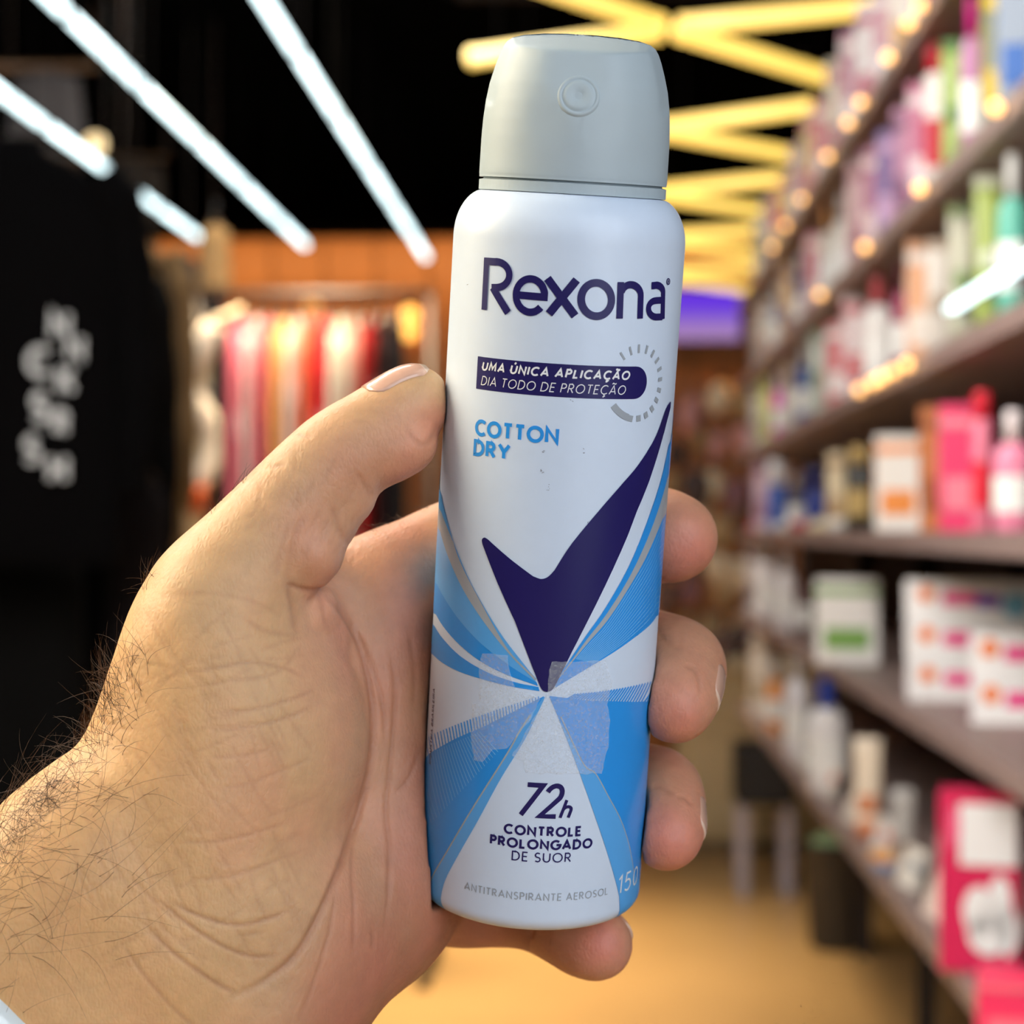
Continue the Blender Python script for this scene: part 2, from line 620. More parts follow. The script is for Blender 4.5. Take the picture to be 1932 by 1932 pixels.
left_field = pxpoly(smooth_px(FT)) + [(lab(780, 1440)[0] - 0.006, lab(780, 1440)[1])] + [(lab(780, 1440)[0] - 0.006, 0.0004)] + [(lab(812, 1668)[0] - 0.0016, 0.0004)] + pxpoly(smooth_px(TLs))[::-1][3:]
stamp('fan_panel', [left_field], blue, 2)
strip = pxpoly(smooth_px(TLs))[:-2] + [(lab(812, 1668)[0] - 0.0016, 0.0004), (lab(836, 1680)[0] - 0.0003, 0.0004)] + pxpoly(smooth_px(TL))[:-2][::-1]
stamp('fan_strip', [strip], blue2, 2)
pl = []
ribbon([lab(*p) for p in smooth_px(TLs)[3:-3]], 0.00032, pl)
stamp('fan_edge_line', pl, silver, 3)
TR = [(1037, 1316), (1058, 1366), (1091, 1452), (1124, 1545), (1147, 1614), (1164, 1674), (1172, 1714)]
RTp = [(1037, 1313), (1108, 1321), (1141, 1322), (1191, 1324), (1224, 1323), (1250, 1321)]
e = lab(1250, 1321)
right_field = pxpoly(smooth_px(RTp)) + [(e[0] + 0.006, e[1]), (e[0] + 0.006, 0.0004), (lab(1170, 1690)[0] + 0.0006, 0.0004)] + pxpoly(smooth_px(TR))[::-1][3:]
stamp('fan_panel', [right_field], blue, 2)
pl = []
SV = [(1100, 1440), (1123, 1459), (1147, 1502), (1171, 1548), (1187, 1598), (1196, 1650)]
ribbon([lab(*p) for p in smooth_px([(1058, 1352)] + SV)], 0.00022, pl)
stamp('fan_edge_line', pl, silver, 4)
inner = pxpoly(smooth_px(TR))[4:-3] + [(lab(1170, 1690)[0] + 0.0006, 0.0004), (e[0] - 0.002, 0.0004)] + pxpoly(smooth_px(SV))[::-1]
stamp('fan_strip', [inner], blue2, 3)
# hatch ticks along the tops of both fans
pl = []
for k in range(40):
    w = 0.04 + 0.96 * k / 39
    a = np.array((1025, 1311)) * (1 - w) + np.array((798, 1393)) * w + np.array((0, -4 * math.sin(w * math.pi)))
    b = np.array((1025, 1315)) * (1 - w) + np.array((800, 1428)) * w + np.array((0, 2))
    b = b + np.array((5 * w, 0))
    wd_ = 0.00014 + 0.0003 * w
    ribbon([lab(*a), lab(*b)], wd_, pl)
stamp('hatch_mark', pl, blue, 3)
pl = []
for k in range(30):
    w = 0.22 + 0.78 * k / 29
    a = np.array((1037, 1311)) * (1 - w) + np.array((1232, 1284)) * w + np.array((6, 6 * math.sin(w * math.pi)))
    b = np.array((1037, 1315)) * (1 - w) + np.array((1228, 1325)) * w + np.array((-9, 1))
    ribbon([lab(*a), lab(*b)], 0.00018 + 0.0003 * w, pl)
stamp('hatch_mark', pl, blue, 3)
pl = []
for k in range(26):      # pale lines fanning over the blue field
    w = k / 25
    a = (905 - 110 * w, 1380 + 48 * w)
    b = (940 - 125 * w, 1418 + 135 * w)
    ribbon([lab(*a), lab(*b)], 0.00014, pl)
stamp('pinstripe', pl, blue3, 4)

# pill with the claim
uL, sT = lab(902, 672)
_, sB = lab(898, 733)
uR, sM = lab(1220, 721)
rr = (sT - sB) / 2
pill = [(uL, sB), (uL, sT)] + [(uR - rr + rr * math.sin(a), (sT + sB) / 2 + rr * math.cos(a)) for a in np.linspace(0, math.pi, 18)]
stamp('claim_pill', [pill], navy, 2)


def line_text(name, txt, pa, pb, cap_px, t, material, layer, slant=0.0, gap=0.2, top=None):
    """pa, pb: pixels at the two ends of the baseline; cap_px: cap height in photo pixels"""
    ua, sa = lab(*pa)
    ub, sb = lab(*pb)
    s0 = (sa + sb) / 2
    H = cap_px * 0.375 / F * 1.01
    return stamp(name, text_polys(txt, ua, ub, s0, s0 + H, t, slant, gap), material, layer)


line_text('claim_lettering', 'UMA ÚNICA APLICAÇÃO', (909, 697), (1186, 719), 17, 0.2, paper, 4, 0.2, 0.14)
line_text('claim_lettering', 'DIA TODO DE PROTEÇÃO', (908, 725), (1178, 746), 17, 0.1, paper, 4, 0.2, 0.2)
line_text('variant_lettering', 'COTTON', (896, 822), (1054, 838), 31, 0.21, blue, 3, 0, 0.06)
line_text('variant_lettering', 'DRY', (893, 860), (963, 869), 31, 0.21, blue, 3, 0, 0.08)
line_text('duration_lettering', '72', (972, 1540), (1050, 1545), 68, 0.135, navy, 3, 0.28, 0.05)
line_text('duration_lettering', 'h', (1052, 1545), (1074, 1546), 40, 0.15, navy, 3, 0.28, 0.1)
line_text('benefit_lettering', 'CONTROLE', (950, 1573), (1097, 1576), 20, 0.22, navy, 3, 0, 0.1)
line_text('benefit_lettering', 'PROLONGADO', (924, 1594), (1117, 1598), 20, 0.22, navy, 3, 0, 0.1)
line_text('benefit_lettering', 'DE SUOR', (965, 1624), (1077, 1625), 19, 0.13, navy, 3, 0, 0.18)
line_text('product_lettering', 'ANTITRANSPIRANTE AEROSOL', (877, 1677), (1146, 1688), 15, 0.13, grey, 3, 0, 0.2)
line_text('volume_lettering', '150 ml', (1164, 1676), (1212, 1662), 38, 0.1, paper, 5, 0.05, 0.2)

# vertical small print at the can's edge
ua, sa = lab(812, 1402)
ub, sb = lab(817, 1296)
tp = text_polys('INDÚSTRIA BRASILEIRA', 0, sb - sa + 0.004, 0, 0.0013, 0.16, 0, 0.22)
stamp('edge_lettering', [[(ua - p[1] + 0.0014, sa - 0.004 + p[0]) for p in poly] for poly in tp], navy, 3)

# gauge ring of grey dashes
uc, sc_ = lab(1203, 723)
Ro, Ri = 0.0073, 0.0060
pl = []
for k in range(14):
    a = math.radians(128 - k * 17.6)
    ro = Ro
    ri = Ro - 0.0017 + 0.0006 * (k / 14)
    wdt = 0.00042 + 0.00075 * (k / 13) ** 1.2
    d = np.array((math.cos(a), math.sin(a)))
    n_ = np.array((-d[1], d[0]))
    c0 = np.array((uc, sc_)) + d * (ri + ro) / 2
    pl.append([c0 - d * (ro - ri) / 2 - n_ * wdt / 2, c0 + d * (ro - ri) / 2 - n_ * wdt / 2, c0 + d * (ro - ri) / 2 + n_ * wdt / 2, c0 - d * (ro - ri) / 2 + n_ * wdt / 2])
aa = [math.radians(a) for a in np.linspace(-105, -142, 9)]
for a0, a1 in zip(aa[:-1], aa[1:]):
    pl.append([(uc + Ri * math.cos(a0), sc_ + Ri * math.sin(a0)), (uc + Ro * math.cos(a0), sc_ + Ro * math.sin(a0)), (uc + Ro * math.cos(a1), sc_ + Ro * math.sin(a1)), (uc + Ri * math.cos(a1), sc_ + Ri * math.sin(a1))])
stamp('gauge_ring', pl, grey, 3)

# brand lettering, drawn letter by letter in pixels of the photograph
T_ = 0.00136
pl = []


def bl(pts, t=T_):
    ribbon([lab(*p) for p in pts], t, pl)


def ell(cx, cy, rx, ry, a0, a1, n=24, sk=0.055):
    out = []
    for k in range(n + 1):
        a = math.radians(a0 + (a1 - a0) * k / n)
        x = rx * math.cos(a)
        y = -ry * math.sin(a)
        out.append((cx + x - y * sk * 0.5, cy + y + x * sk))
    return out


bl([(914, 584.5), (919, 487)])
bl([(914, 492.5), (936, 494)] + ell(936, 518, 25.5, 24.5, 88, -88, 16) + [(928, 542.5)], T_)
bl([(930, 542), (959, 590)], T_ * 1.1)
bl([(974, 556), (1027, 560.5)] + ell(1001, 557.5, 27, 31.5, 3, 318, 34)[1:], T_)
bl([(1033, 525), (1085, 596)], T_ * 1.12)
bl(ell(1125, 565, 28.5, 31.5, 0, 360, 40), T_ * 1.05)
bl([(1168.5, 601), (1171, 532)], T_)
bl(ell(1190, 557, 18.5, 20, 165, 0, 14) + [(1207, 601)], T_)
bl([(1228.5, 539)] + ell(1238, 551, 12.6, 13, 110, 0, 10) + [(1249.5, 602)], T_)
bl([(1249, 566)] + ell(1237, 582.5, 14, 15.5, 95, 270, 16) + [(1249, 597.5)], T_ * 0.95)
bl(ell(1260, 531, 3.0, 5.4, 0, 360, 16), 0.00022)
bl([(1259.4, 534), (1259.6, 528)], 0.0002)
bl([(1260.5, 529), (1261, 533.5)], 0.00018)
stamp('brand_lettering', pl, navy, 4)
pl = []
bl([(1088, 528), (1036, 592)], T_ * 1.12)
stamp('brand_lettering', pl, navy, 5)

# remains of clear tape
tape = bpy.data.materials.new('frosted_tape')
tape.use_nodes = True
nt = tape.node_tree
pb = nt.nodes['Principled BSDF']
pb.inputs['Base Color'].default_value = srgb(240, 246, 252)
pb.inputs['Roughness'].default_value = 0.6
tcn = nt.nodes.new('ShaderNodeTexCoord')
n1 = nt.nodes.new('ShaderNodeTexNoise')
n1.inputs['Scale'].default_value = 1700
n1.inputs['Detail'].default_value = 6
n1.inputs['Roughness'].default_value = 0.75
nt.links.new(tcn.outputs['Object'], n1.inputs['Vector'])
mr = nt.nodes.new('ShaderNodeMapRange')
mr.inputs['From Min'].default_value = 0.35
mr.inputs['From Max'].default_value = 0.7
mr.inputs['To Min'].default_value = 0.13
mr.inputs['To Max'].default_value = 0.34
nt.links.new(n1.outputs['Fac'], mr.inputs['Value'])
nt.links.new(mr.outputs['Result'], pb.inputs['Alpha'])
bp = nt.nodes.new('ShaderNodeBump')
bp.inputs['Strength'].default_value = 0.15
bp.inputs['Distance'].default_value = 0.0002
nt.links.new(n1.outputs['Fac'], bp.inputs['Height'])
nt.links.new(bp.outputs['Normal'], pb.inputs['Normal'])


def ragged(pts, amp=2.0, step=9):
    out = []
    for i in range(len(pts)):
        a, b = np.array(pts[i], float), np.array(pts[(i + 1) % len(pts)], float)
        n = max(1, int(np.linalg.norm(b - a) / step))
        for k in range(n):
            q = a + (b - a) * k / n
            if k:
                q = q + np.array((random.uniform(-amp, amp), random.uniform(-amp, amp)))
            out.append(tuple(q))
    return out


tp1 = ragged([(911, 1233), (959, 1236), (963, 1268), (974, 1300), (1020, 1318), (1000, 1360), (956, 1412), (930, 1414), (912, 1437), (895, 1434), (891, 1400), (892, 1328), (906, 1326), (906, 1254)], 1.6)
tp2 = ragged([(1041, 1248), (1141, 1246), (1154, 1284), (1144, 1328), (1150, 1360), (1147, 1409), (1134, 1459), (1060, 1460), (992, 1457), (988, 1435), (966, 1425), (1000, 1368), (1026, 1322), (1034, 1300), (1036, 1264)], 1.6)
for k, t_ in enumerate((tp1, tp2)):
    o = stamp('tape_residue', [pxpoly(t_)], tape, 8, label='torn frosted scrap of clear tape')
# small scuffs of grey dirt
pl = []
for (x, y, n) in [(1025, 850, 4), (1102, 850, 3), (1023, 888, 7), (1036, 921, 5), (1109, 984, 3), (880, 533, 1), (1085, 396, 6), (1000, 1692, 4), (1080, 752, 2)]:
    for k in range(n):
        a = np.array((x + random.uniform(-3, 3), y + random.uniform(-6, 6)))
        b = a + np.array((random.uniform(-3, 3), random.uniform(-3, 3)))
        if 460 < a[1] < 1720:
            ribbon([lab(*a), lab(*b)], 0.00009, pl)
stamp('scuff_mark', pl, mat('scuff_grey', srgb(120, 122, 132), 0.7), 2)['kind'] = 'stuff'
# ------------------------------------------------------------------ the hand: a smooth distance field, meshed once
def H3(px, py, d):
    return np.array(((px - CX) / F * d, (CY - py) / F * d, d))


VOX = 0.0009
LO = np.array((-0.252, -0.240, 0.318))
HI = np.array((0.048, 0.038, 0.447))
DIM = np.ceil((HI - LO) / VOX).astype(int) + 1
GX = (LO[0] + VOX * np.arange(DIM[0])).astype(np.float32)
GY = (LO[1] + VOX * np.arange(DIM[1])).astype(np.float32)
GZ = (LO[2] + VOX * np.arange(DIM[2])).astype(np.float32)
PAD = 0.016


def smin(a, b, k):
    h = np.maximum(k - np.abs(a - b), 0) / k
    return np.minimum(a, b) - h * h * (k * 0.25)


def new_field():
    return np.full(tuple(DIM), 0.03, np.float32)


def add_cone(fld, a, ra, b, rb, k, flat=None):
    lo = np.minimum(a - ra, b - rb) - PAD
    hi = np.maximum(a + ra, b + rb) + PAD
    i0 = np.clip(np.floor((lo - LO) / VOX).astype(int), 0, DIM)
    i1 = np.clip(np.ceil((hi - LO) / VOX).astype(int) + 1, 0, DIM)
    if np.any(i1 <= i0):
        return
    sl = tuple(slice(p, q) for p, q in zip(i0, i1))
    X = GX[sl[0]][:, None, None]
    Y = GY[sl[1]][None, :, None]
    Z = GZ[sl[2]][None, None, :]
    ba = b - a
    L2 = float(ba @ ba) + 1e-12
    h = np.clip(((X - a[0]) * ba[0] + (Y - a[1]) * ba[1] + (Z - a[2]) * ba[2]) / L2, 0, 1)
    d = np.sqrt((X - a[0] - h * ba[0]) ** 2 + (Y - a[1] - h * ba[1]) ** 2 + (Z - a[2] - h * ba[2]) ** 2) - (ra + (rb - ra) * h)
    fld[sl] = smin(fld[sl], d.astype(np.float32), k)


def chain(fld, pts, k=0.003, sub=3):
    """pts: (px, py, depth, radius in px)"""
    q = catmull(pts, sub)
    for a, b in zip(q[:-1], q[1:]):
        add_cone(fld, H3(*a[:3]), a[3] * a[2] / F, H3(*b[:3]), b[3] * b[2] / F, k)


def ball(fld, px, py, d, r, k=0.006):
    p = H3(px, py, d)
    add_cone(fld, p, r * d / F, p + 1e-5, r * d / F, k)


palm = new_field()
# forearm and wrist: three parallel masses
chain(palm, [(300, 1530, 0.374, 176), (120, 1706, 0.371, 178), (-150, 1975, 0.366, 186), (-600, 2420, 0.357, 205), (-1330, 3140, 0.348, 232)], 0.012, 2)
chain(palm, [(450, 1670, 0.379, 205), (260, 1860, 0.377, 205), (0, 2130, 0.370, 210), (-450, 2580, 0.362, 220), (-1200, 3330, 0.352, 245)], 0.012, 2)
chain(palm, [(610, 1740, 0.388, 168), (430, 1935, 0.381, 172), (180, 2190, 0.375, 180), (-250, 2640, 0.366, 195), (-1000, 3390, 0.356, 225)], 0.012, 2)
# thenar
chain(palm, [(424, 1128, 0.3745, 122), (402, 1230, 0.3755, 146), (404, 1350, 0.3775, 180), (392, 1465, 0.379, 206), (380, 1600, 0.379, 205)], 0.006, 3)
ball(palm, 505, 1330, 0.382, 172, 0.008)
ball(palm, 520, 1430, 0.383, 165, 0.008)
# palm, hypothenar, finger roots
chain(palm, [(720, 1150, 0.404, 112), (690, 1280, 0.406, 140), (690, 1440, 0.406, 150), (690, 1600, 0.404, 160), (665, 1690, 0.399, 166)], 0.010, 3)
chain(palm, [(600, 1230, 0.4045, 120), (600, 1400, 0.405, 130), (560, 1560, 0.402, 150)], 0.010, 2)
chain(palm, [(800, 1200, 0.411, 105), (800, 1400, 0.413, 105), (795, 1600, 0.413, 100)], 0.008, 2)
# web between thumb and index finger
chain(palm, [(525, 1130, 0.387, 85), (610, 1150, 0.399, 88), (720, 1120, 0.405, 95)], 0.005, 2)

thumb = new_field()
chain(thumb, [(430, 1116, 0.3745, 119), (484, 1043, 0.3748, 104), (549, 964, 0.3755, 92), (632, 874, 0.3765, 83), (696, 826, 0.377, 74), (750, 783, 0.3775, 63), (791, 747, 0.378, 50)], 0.003, 4)
ball(thumb, 798, 766, 0.3772, 46, 0.0012)       # tip pad
ball(thumb, 789, 782, 0.3772, 47, 0.0012)
ball(thumb, 768, 832, 0.3757, 55, 0.0012)       # pad below the joint fold
ball(thumb, 735, 850, 0.3757, 58, 0.002)
ball(thumb, 644, 934, 0.3750, 64, 0.0012)       # next pad
ball(thumb, 612, 985, 0.3742, 62, 0.0020)
ball(thumb, 585, 1040, 0.3725, 64, 0.0016)      # fold of skin at the thumb's root
ball(thumb, 570, 1075, 0.3730, 48, 0.0016)
ball(thumb, 590, 1150, 0.3790, 50, 0.0018)
ball(thumb, 600, 1185, 0.3830, 55, 0.0025)

FING = {
    'index': [(745, 1118, 0.4055, 106), (850, 1048, 0.4110, 94), (945, 1012, 0.4150, 85), (1040, 995, 0.4172, 82), (1135, 992, 0.4150, 80), (1215, 1003, 0.4090, 79), (1276, 1016, 0.4010, 80)],
    'middle': [(760, 1275, 0.4085, 100), (860, 1235, 0.4160, 90), (960, 1215, 0.4200, 86), (1050, 1208, 0.4215, 85), (1150, 1218, 0.4190, 83), (1235, 1240, 0.4110, 78), (1287, 1252, 0.4005, 72), (1284, 1296, 0.3915, 68), (1273, 1337, 0.3855, 64)],
    'ring': [(760, 1440, 0.4100, 96), (850, 1440, 0.4180, 87), (950, 1450, 0.4245, 83), (1050, 1460, 0.4262, 80), (1140, 1476, 0.4235, 78), (1212, 1488, 0.4160, 75), (1247, 1494, 0.4070, 71), (1258, 1542, 0.3985, 64), (1258, 1581, 0.3925, 60)],
    'pinky': [(740, 1650, 0.4120, 92), (850, 1697, 0.4210, 78), (940, 1704, 0.4225, 71), (1010, 1713, 0.4185, 68), (1068, 1745, 0.4120, 66), (1128, 1783, 0.4040, 67)],
}
total = smin(palm, thumb, 0.004)
for nm, pts in FING.items():
    g = new_field()
    chain(g, pts, 0.003, 3)
    total = np.minimum(total, smin(palm, g, 0.006))
del palm, thumb, g
# the skin gives way where it presses on the can
Mi = np.array(MCAN_I)
X = GX[:, None, None]; Y = GY[None, :, None]; Z = -GZ[None, None, :]
lx = Mi[0, 0] * X + Mi[0, 1] * Y + Mi[0, 2] * Z + Mi[0, 3]
ly = Mi[1, 0] * X + Mi[1, 1] * Y + Mi[1, 2] * Z + Mi[1, 3]
lz = Mi[2, 0] * X + Mi[2, 1] * Y + Mi[2, 2] * Z + Mi[2, 3]
cd = np.maximum(np.sqrt(lx * lx + ly * ly) - (RB + 0.00025), -(lz + 0.0003)).astype(np.float32)
total = np.maximum(total, -cd)
del lx, ly, lz, cd


def surface_nets(V):
    nx, ny, nz = V.shape
    ins = V < 0
    cnt = np.zeros((nx - 1, ny - 1, nz - 1), np.int8)
    for i in (0, 1):
        for j in (0, 1):
            for k in (0, 1):
                cnt += ins[i:nx - 1 + i, j:ny - 1 + j, k:nz - 1 + k]
    act = np.argwhere((cnt > 0) & (cnt < 8))
    idx = np.full(cnt.shape, -1, np.int32)
    idx[act[:, 0], act[:, 1], act[:, 2]] = np.arange(len(act))
    acc = np.zeros((len(act), 3)); n = np.zeros(len(act))
    cor = [(i, j, k) for i in (0, 1) for j in (0, 1) for k in (0, 1)]
    val = {c: V[act[:, 0] + c[0], act[:, 1] + c[1], act[:, 2] + c[2]] for c in cor}
    for a in cor:
        for ax in range(3):
            if a[ax] == 0:
                b = list(a); b[ax] = 1; b = tuple(b)
                va, vb = val[a], val[b]
                m = (va < 0) != (vb < 0)
                t = np.where(m, va / np.where(m, va - vb, 1), 0)
                p = np.array(a, float)[None, :].repeat(len(act), 0)
                p[:, ax] = t
                acc[m] += p[m]; n[m] += 1
    verts = act + acc / n[:, None]
    quads = []
    for ax in range(3):
        o1, o2 = [(1, 2), (2, 0), (0, 1)][ax]
        sl0 = [slice(None)] * 3; sl1 = [slice(None)] * 3
        sl0[ax] = slice(0, -1); sl1[ax] = slice(1, None)
        ch = ins[tuple(sl0)] != ins[tuple(sl1)]
        e = np.argwhere(ch)
        m = (e[:, o1] > 0) & (e[:, o2] > 0) & (e[:, o1] < V.shape[o1] - 1) & (e[:, o2] < V.shape[o2] - 1)
        e = e[m]
        flip = ins[tuple(sl0)][e[:, 0], e[:, 1], e[:, 2]]

        def cell(d1, d2):
            c = e.copy(); c[:, o1] -= d1; c[:, o2] -= d2
            return idx[c[:, 0], c[:, 1], c[:, 2]]
        q = np.stack([cell(1, 1), cell(0, 1), cell(0, 0), cell(1, 0)], 1)
        q[~flip] = q[~flip][:, ::-1]
        quads.append(q)
    return verts, np.concatenate(quads)


hv, hq = surface_nets(total)
del total
hv = LO + hv * VOX


def adj_smooth(v, q, it, lam=0.5):
    e = np.concatenate([q[:, [0, 1]], q[:, [1, 2]], q[:, [2, 3]], q[:, [3, 0]]])
    e = np.concatenate([e, e[:, ::-1]])
    deg = np.bincount(e[:, 0], minlength=len(v)).astype(float)
    for i in range(it):
        s = np.stack([np.bincount(e[:, 0], weights=v[e[:, 1], k], minlength=len(v)) for k in range(3)], 1)
        l_ = lam if i % 2 == 0 else -lam * 1.04
        v = v + l_ * (s / deg[:, None] - v)
    return v


hv = adj_smooth(hv, hq, 8)
hm = bpy.data.meshes.new('hand_base')
hm.vertices.add(len(hv)); hm.loops.add(hq.size); hm.polygons.add(len(hq))
hv_c = hv.copy(); hv_c[:, 2] *= -1
hm.vertices.foreach_set('co', hv_c.ravel())
hm.loops.foreach_set('vertex_index', hq[:, ::1].ravel())
hm.polygons.foreach_set('loop_start', np.arange(0, hq.size, 4))
hm.polygons.foreach_set('loop_total', np.full(len(hq), 4))
hm.update(calc_edges=True)
tmp = bpy.data.objects.new('tmp', hm)
COL.objects.link(tmp)
md = tmp.modifiers.new('s', 'SUBSURF'); md.levels = 1; md.render_levels = 1
dg = bpy.context.evaluated_depsgraph_get()
hand_me = bpy.data.meshes.new_from_object(tmp.evaluated_get(dg))
bpy.data.objects.remove(tmp)
hand_me.name = 'hand_skin'
nv = len(hand_me.vertices)
co = np.empty(nv * 3); hand_me.vertices.foreach_get('co', co); co = co.reshape(-1, 3)
no = np.empty(nv * 3); hand_me.vertices.foreach_get('normal', no); no = no.reshape(-1, 3)
# outward check
ctr = H3(400, 1400, 0.378); ctr[2] *= -1
front = no[np.argmin(np.abs(co - (ctr + np.array((0, 0, 0.02)))).sum(1))]
if front[2] < 0:
    hand_me.flip_normals(); hand_me.update()
    hand_me.vertices.foreach_get('normal', no.ravel()); no = -no if False else no
    no = np.empty(nv * 3); hand_me.vertices.foreach_get('normal', no); no = no.reshape(-1, 3)
dep = -co[:, 2]
ppx = CX + co[:, 0] / dep * F
ppy = CY - co[:, 1] / dep * F
vis = (-co * no).sum(1) / np.linalg.norm(co, axis=1) > -0.05     # turned to the viewer


def poly_dist(pts):
    P = np.array(smooth_px(pts, 5))
    lo = P.min(0) - 40; hi = P.max(0) + 40
    sel = np.where(vis & (ppx > lo[0]) & (ppx < hi[0]) & (ppy > lo[1]) & (ppy < hi[1]))[0]
    best = np.full(len(sel), 1e9)
    q = np.stack([ppx[sel], ppy[sel]], 1)
    tt = np.zeros(len(sel))
    for i, (a, b) in enumerate(zip(P[:-1], P[1:])):
        ba = b - a
        h = np.clip(((q - a) @ ba) / (ba @ ba + 1e-9), 0, 1)
        d = np.linalg.norm(q - a - h[:, None] * ba, axis=1)
        m = d < best
        best[m] = d[m]; tt[m] = (i + h[m]) / (len(P) - 1)
    return sel, best, tt


crease = np.zeros(nv)
disp = np.zeros(nv)
# (points, half width px, depth mm, colour weight, depth limits)
CR = [
    # thumb: joint folds
    ([(820, 806), (812, 826), (795, 838), (778, 828), (765, 810)], 6, 0.35, 0.5, None),
    ([(700, 940), (692, 925), (680, 905), (672, 890)], 7, 0.4, 0.4, None),
    ([(655, 1028), (640, 1000), (632, 975), (625, 955)], 8, 0.6, 0.4, None),
    ([(560, 818), (575, 822), (590, 824)], 4, 0.5, 0.5, None),
    ([(508, 878), (520, 880), (540, 876)], 4, 0.4, 0.5, None),
    ([(615, 1108), (590, 1112), (560, 1108), (540, 1098)], 7, 0.7, 0.8, None),
    ([(612, 1190), (606, 1150), (600, 1120), (596, 1108)], 7, 0.4, 0.5, None),
    ([(540, 1100), (545, 1050), (560, 1000), (580, 960)], 8, 0.45, 0.35, None),
    ([(520, 1085), (528, 1040), (545, 985)], 6, 0.3, 0.3, None),
    ([(560, 1200), (552, 1160), (546, 1120), (540, 1098)], 8, 0.7, 0.5, None),
    # thenar crease (life line)
    ([(606, 1115), (650, 1165), (682, 1230), (700, 1310), (704, 1390), (694, 1470), (668, 1560), (640, 1640), (600, 1730), (560, 1800), (500, 1850), (440, 1880)], 8, 1.2, 0.9, None),
    ([(615, 1120), (665, 1180), (695, 1240), (722, 1330), (728, 1420)], 6, 0.5, 0.5, None),
    # palm lines
    ([(735, 1215), (745, 1290), (742, 1370), (735, 1450), (728, 1530), (735, 1600), (733, 1680), (725, 1760)], 6, 0.6, 0.6, None),
    ([(770, 1180), (782, 1260), (780, 1340)], 6, 0.4, 0.4, None),
    ([(668, 1560), (664, 1640), (668, 1720), (666, 1800)], 5, 0.45, 0.55, None),
    ([(790, 1420), (770, 1470), (740, 1500)], 5, 0.4, 0.4, None),
    ([(640, 1640), (620, 1760), (590, 1860), (560, 1932)], 5, 0.35, 0.4, None),
    # thenar wrinkles fanning across the ball of the thumb
    ([(330, 1275), (400, 1262), (470, 1250), (540, 1262), (575, 1278)], 5, 0.22, 0.45, None),
    ([(350, 1300), (430, 1285), (520, 1270), (570, 1215)], 5, 0.18, 0.35, None),
    ([(400, 1345), (480, 1338), (550, 1318), (595, 1300)], 4, 0.2, 0.5, None),
    ([(400, 1380), (480, 1370), (550, 1350), (590, 1330)], 4, 0.2, 0.5, None),
    ([(390, 1430), (460, 1425), (530, 1408)], 4, 0.15, 0.35, None),
    ([(400, 1490), (470, 1478), (540, 1450), (590, 1430)], 4, 0.15, 0.3, None),
    ([(330, 1588), (400, 1588), (480, 1572), (560, 1545)], 4, 0.2, 0.4, None),
    ([(360, 1660), (430, 1655), (500, 1632), (580, 1600)], 4, 0.18, 0.4, None),
    ([(320, 1700), (370, 1725), (440, 1745), (500, 1735), (560, 1712)], 5, 0.4, 0.7, None),
    ([(290, 1690), (350, 1740), (420, 1785), (480, 1805), (530, 1800)], 5, 0.4, 0.7, None),
    ([(270, 1740), (330, 1800), (400, 1850), (450, 1878)], 5, 0.45, 0.7, None),
    ([(230, 1780), (280, 1850), (330, 1905), (370, 1940)], 5, 0.3, 0.5, None),
    ([(240, 1650), (290, 1700), (340, 1745)], 4, 0.2, 0.4, None),
    ([(300, 1130), (380, 1120), (460, 1130), (530, 1160)], 6, 0.15, 0.25, None),
    ([(460, 1165), (500, 1190), (560, 1200)], 6, 0.25, 0.35, None),
    # fingers: folds by the nails and joints
    ([(1290, 1255), (1308, 1262), (1318, 1280), (1322, 1310)], 5, 0.5, 0.4, None),
    ([(1240, 1195), (1262, 1215), (1290, 1228)], 7, 0.35, 0.3, None),
    ([(1278, 1500), (1296, 1506), (1308, 1520)], 5, 0.5, 0.4, None),
    ([(1228, 1480), (1250, 1485), (1272, 1497)], 6, 0.3, 0.3, None),
    ([(1000, 1772), (1004, 1758), (1006, 1745)], 6, 0.7, 0.6, None),
    ([(700, 1752), (705, 1770), (703, 1790)], 5, 0.4, 0.4, None),
]
# fine lattice of short skin lines over the ball of the thumb and the wrist
rl = random.Random(5)
for k in range(120):
    x0 = rl.uniform(150, 560); y0 = rl.uniform(1180, 1820)
    if x0 < np.interp(y0, [1180, 1330, 1540, 1820], [290, 220, 110, 120]) or (x0 - 640) + (y0 - 1500) * 0.35 > 0:
        continue
    an = math.radians(62 + rl.gauss(0, 9)) if k % 3 else math.radians(-18 + rl.gauss(0, 10))
    L_ = rl.uniform(50, 150)
    dx_, dy_ = math.cos(an) * L_ / 2, math.sin(an) * L_ / 2
    CR.append(([(x0 - dx_, y0 - dy_), (x0 + rl.uniform(-4, 4), y0 + rl.uniform(-4, 4)), (x0 + dx_, y0 + dy_)], 4, 0.10, 0.24, None))
for k in range(34):
    x0 = rl.uniform(470, 680); y0 = rl.uniform(870, 1060)
    an = math.radians(-62 + rl.gauss(0, 10))
    L_ = rl.uniform(30, 80)
    dx_, dy_ = math.cos(an) * L_ / 2, math.sin(an) * L_ / 2
    CR.append(([(x0 - dx_, y0 - dy_), (x0 + 3, y0), (x0 + dx_, y0 + dy_)], 4, 0.09, 0.2, None))
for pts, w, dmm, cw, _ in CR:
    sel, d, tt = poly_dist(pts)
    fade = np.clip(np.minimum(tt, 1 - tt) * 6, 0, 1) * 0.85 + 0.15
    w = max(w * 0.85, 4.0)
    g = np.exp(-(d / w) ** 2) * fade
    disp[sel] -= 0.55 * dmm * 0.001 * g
    crease[sel] = np.maximum(crease[sel], cw * g)
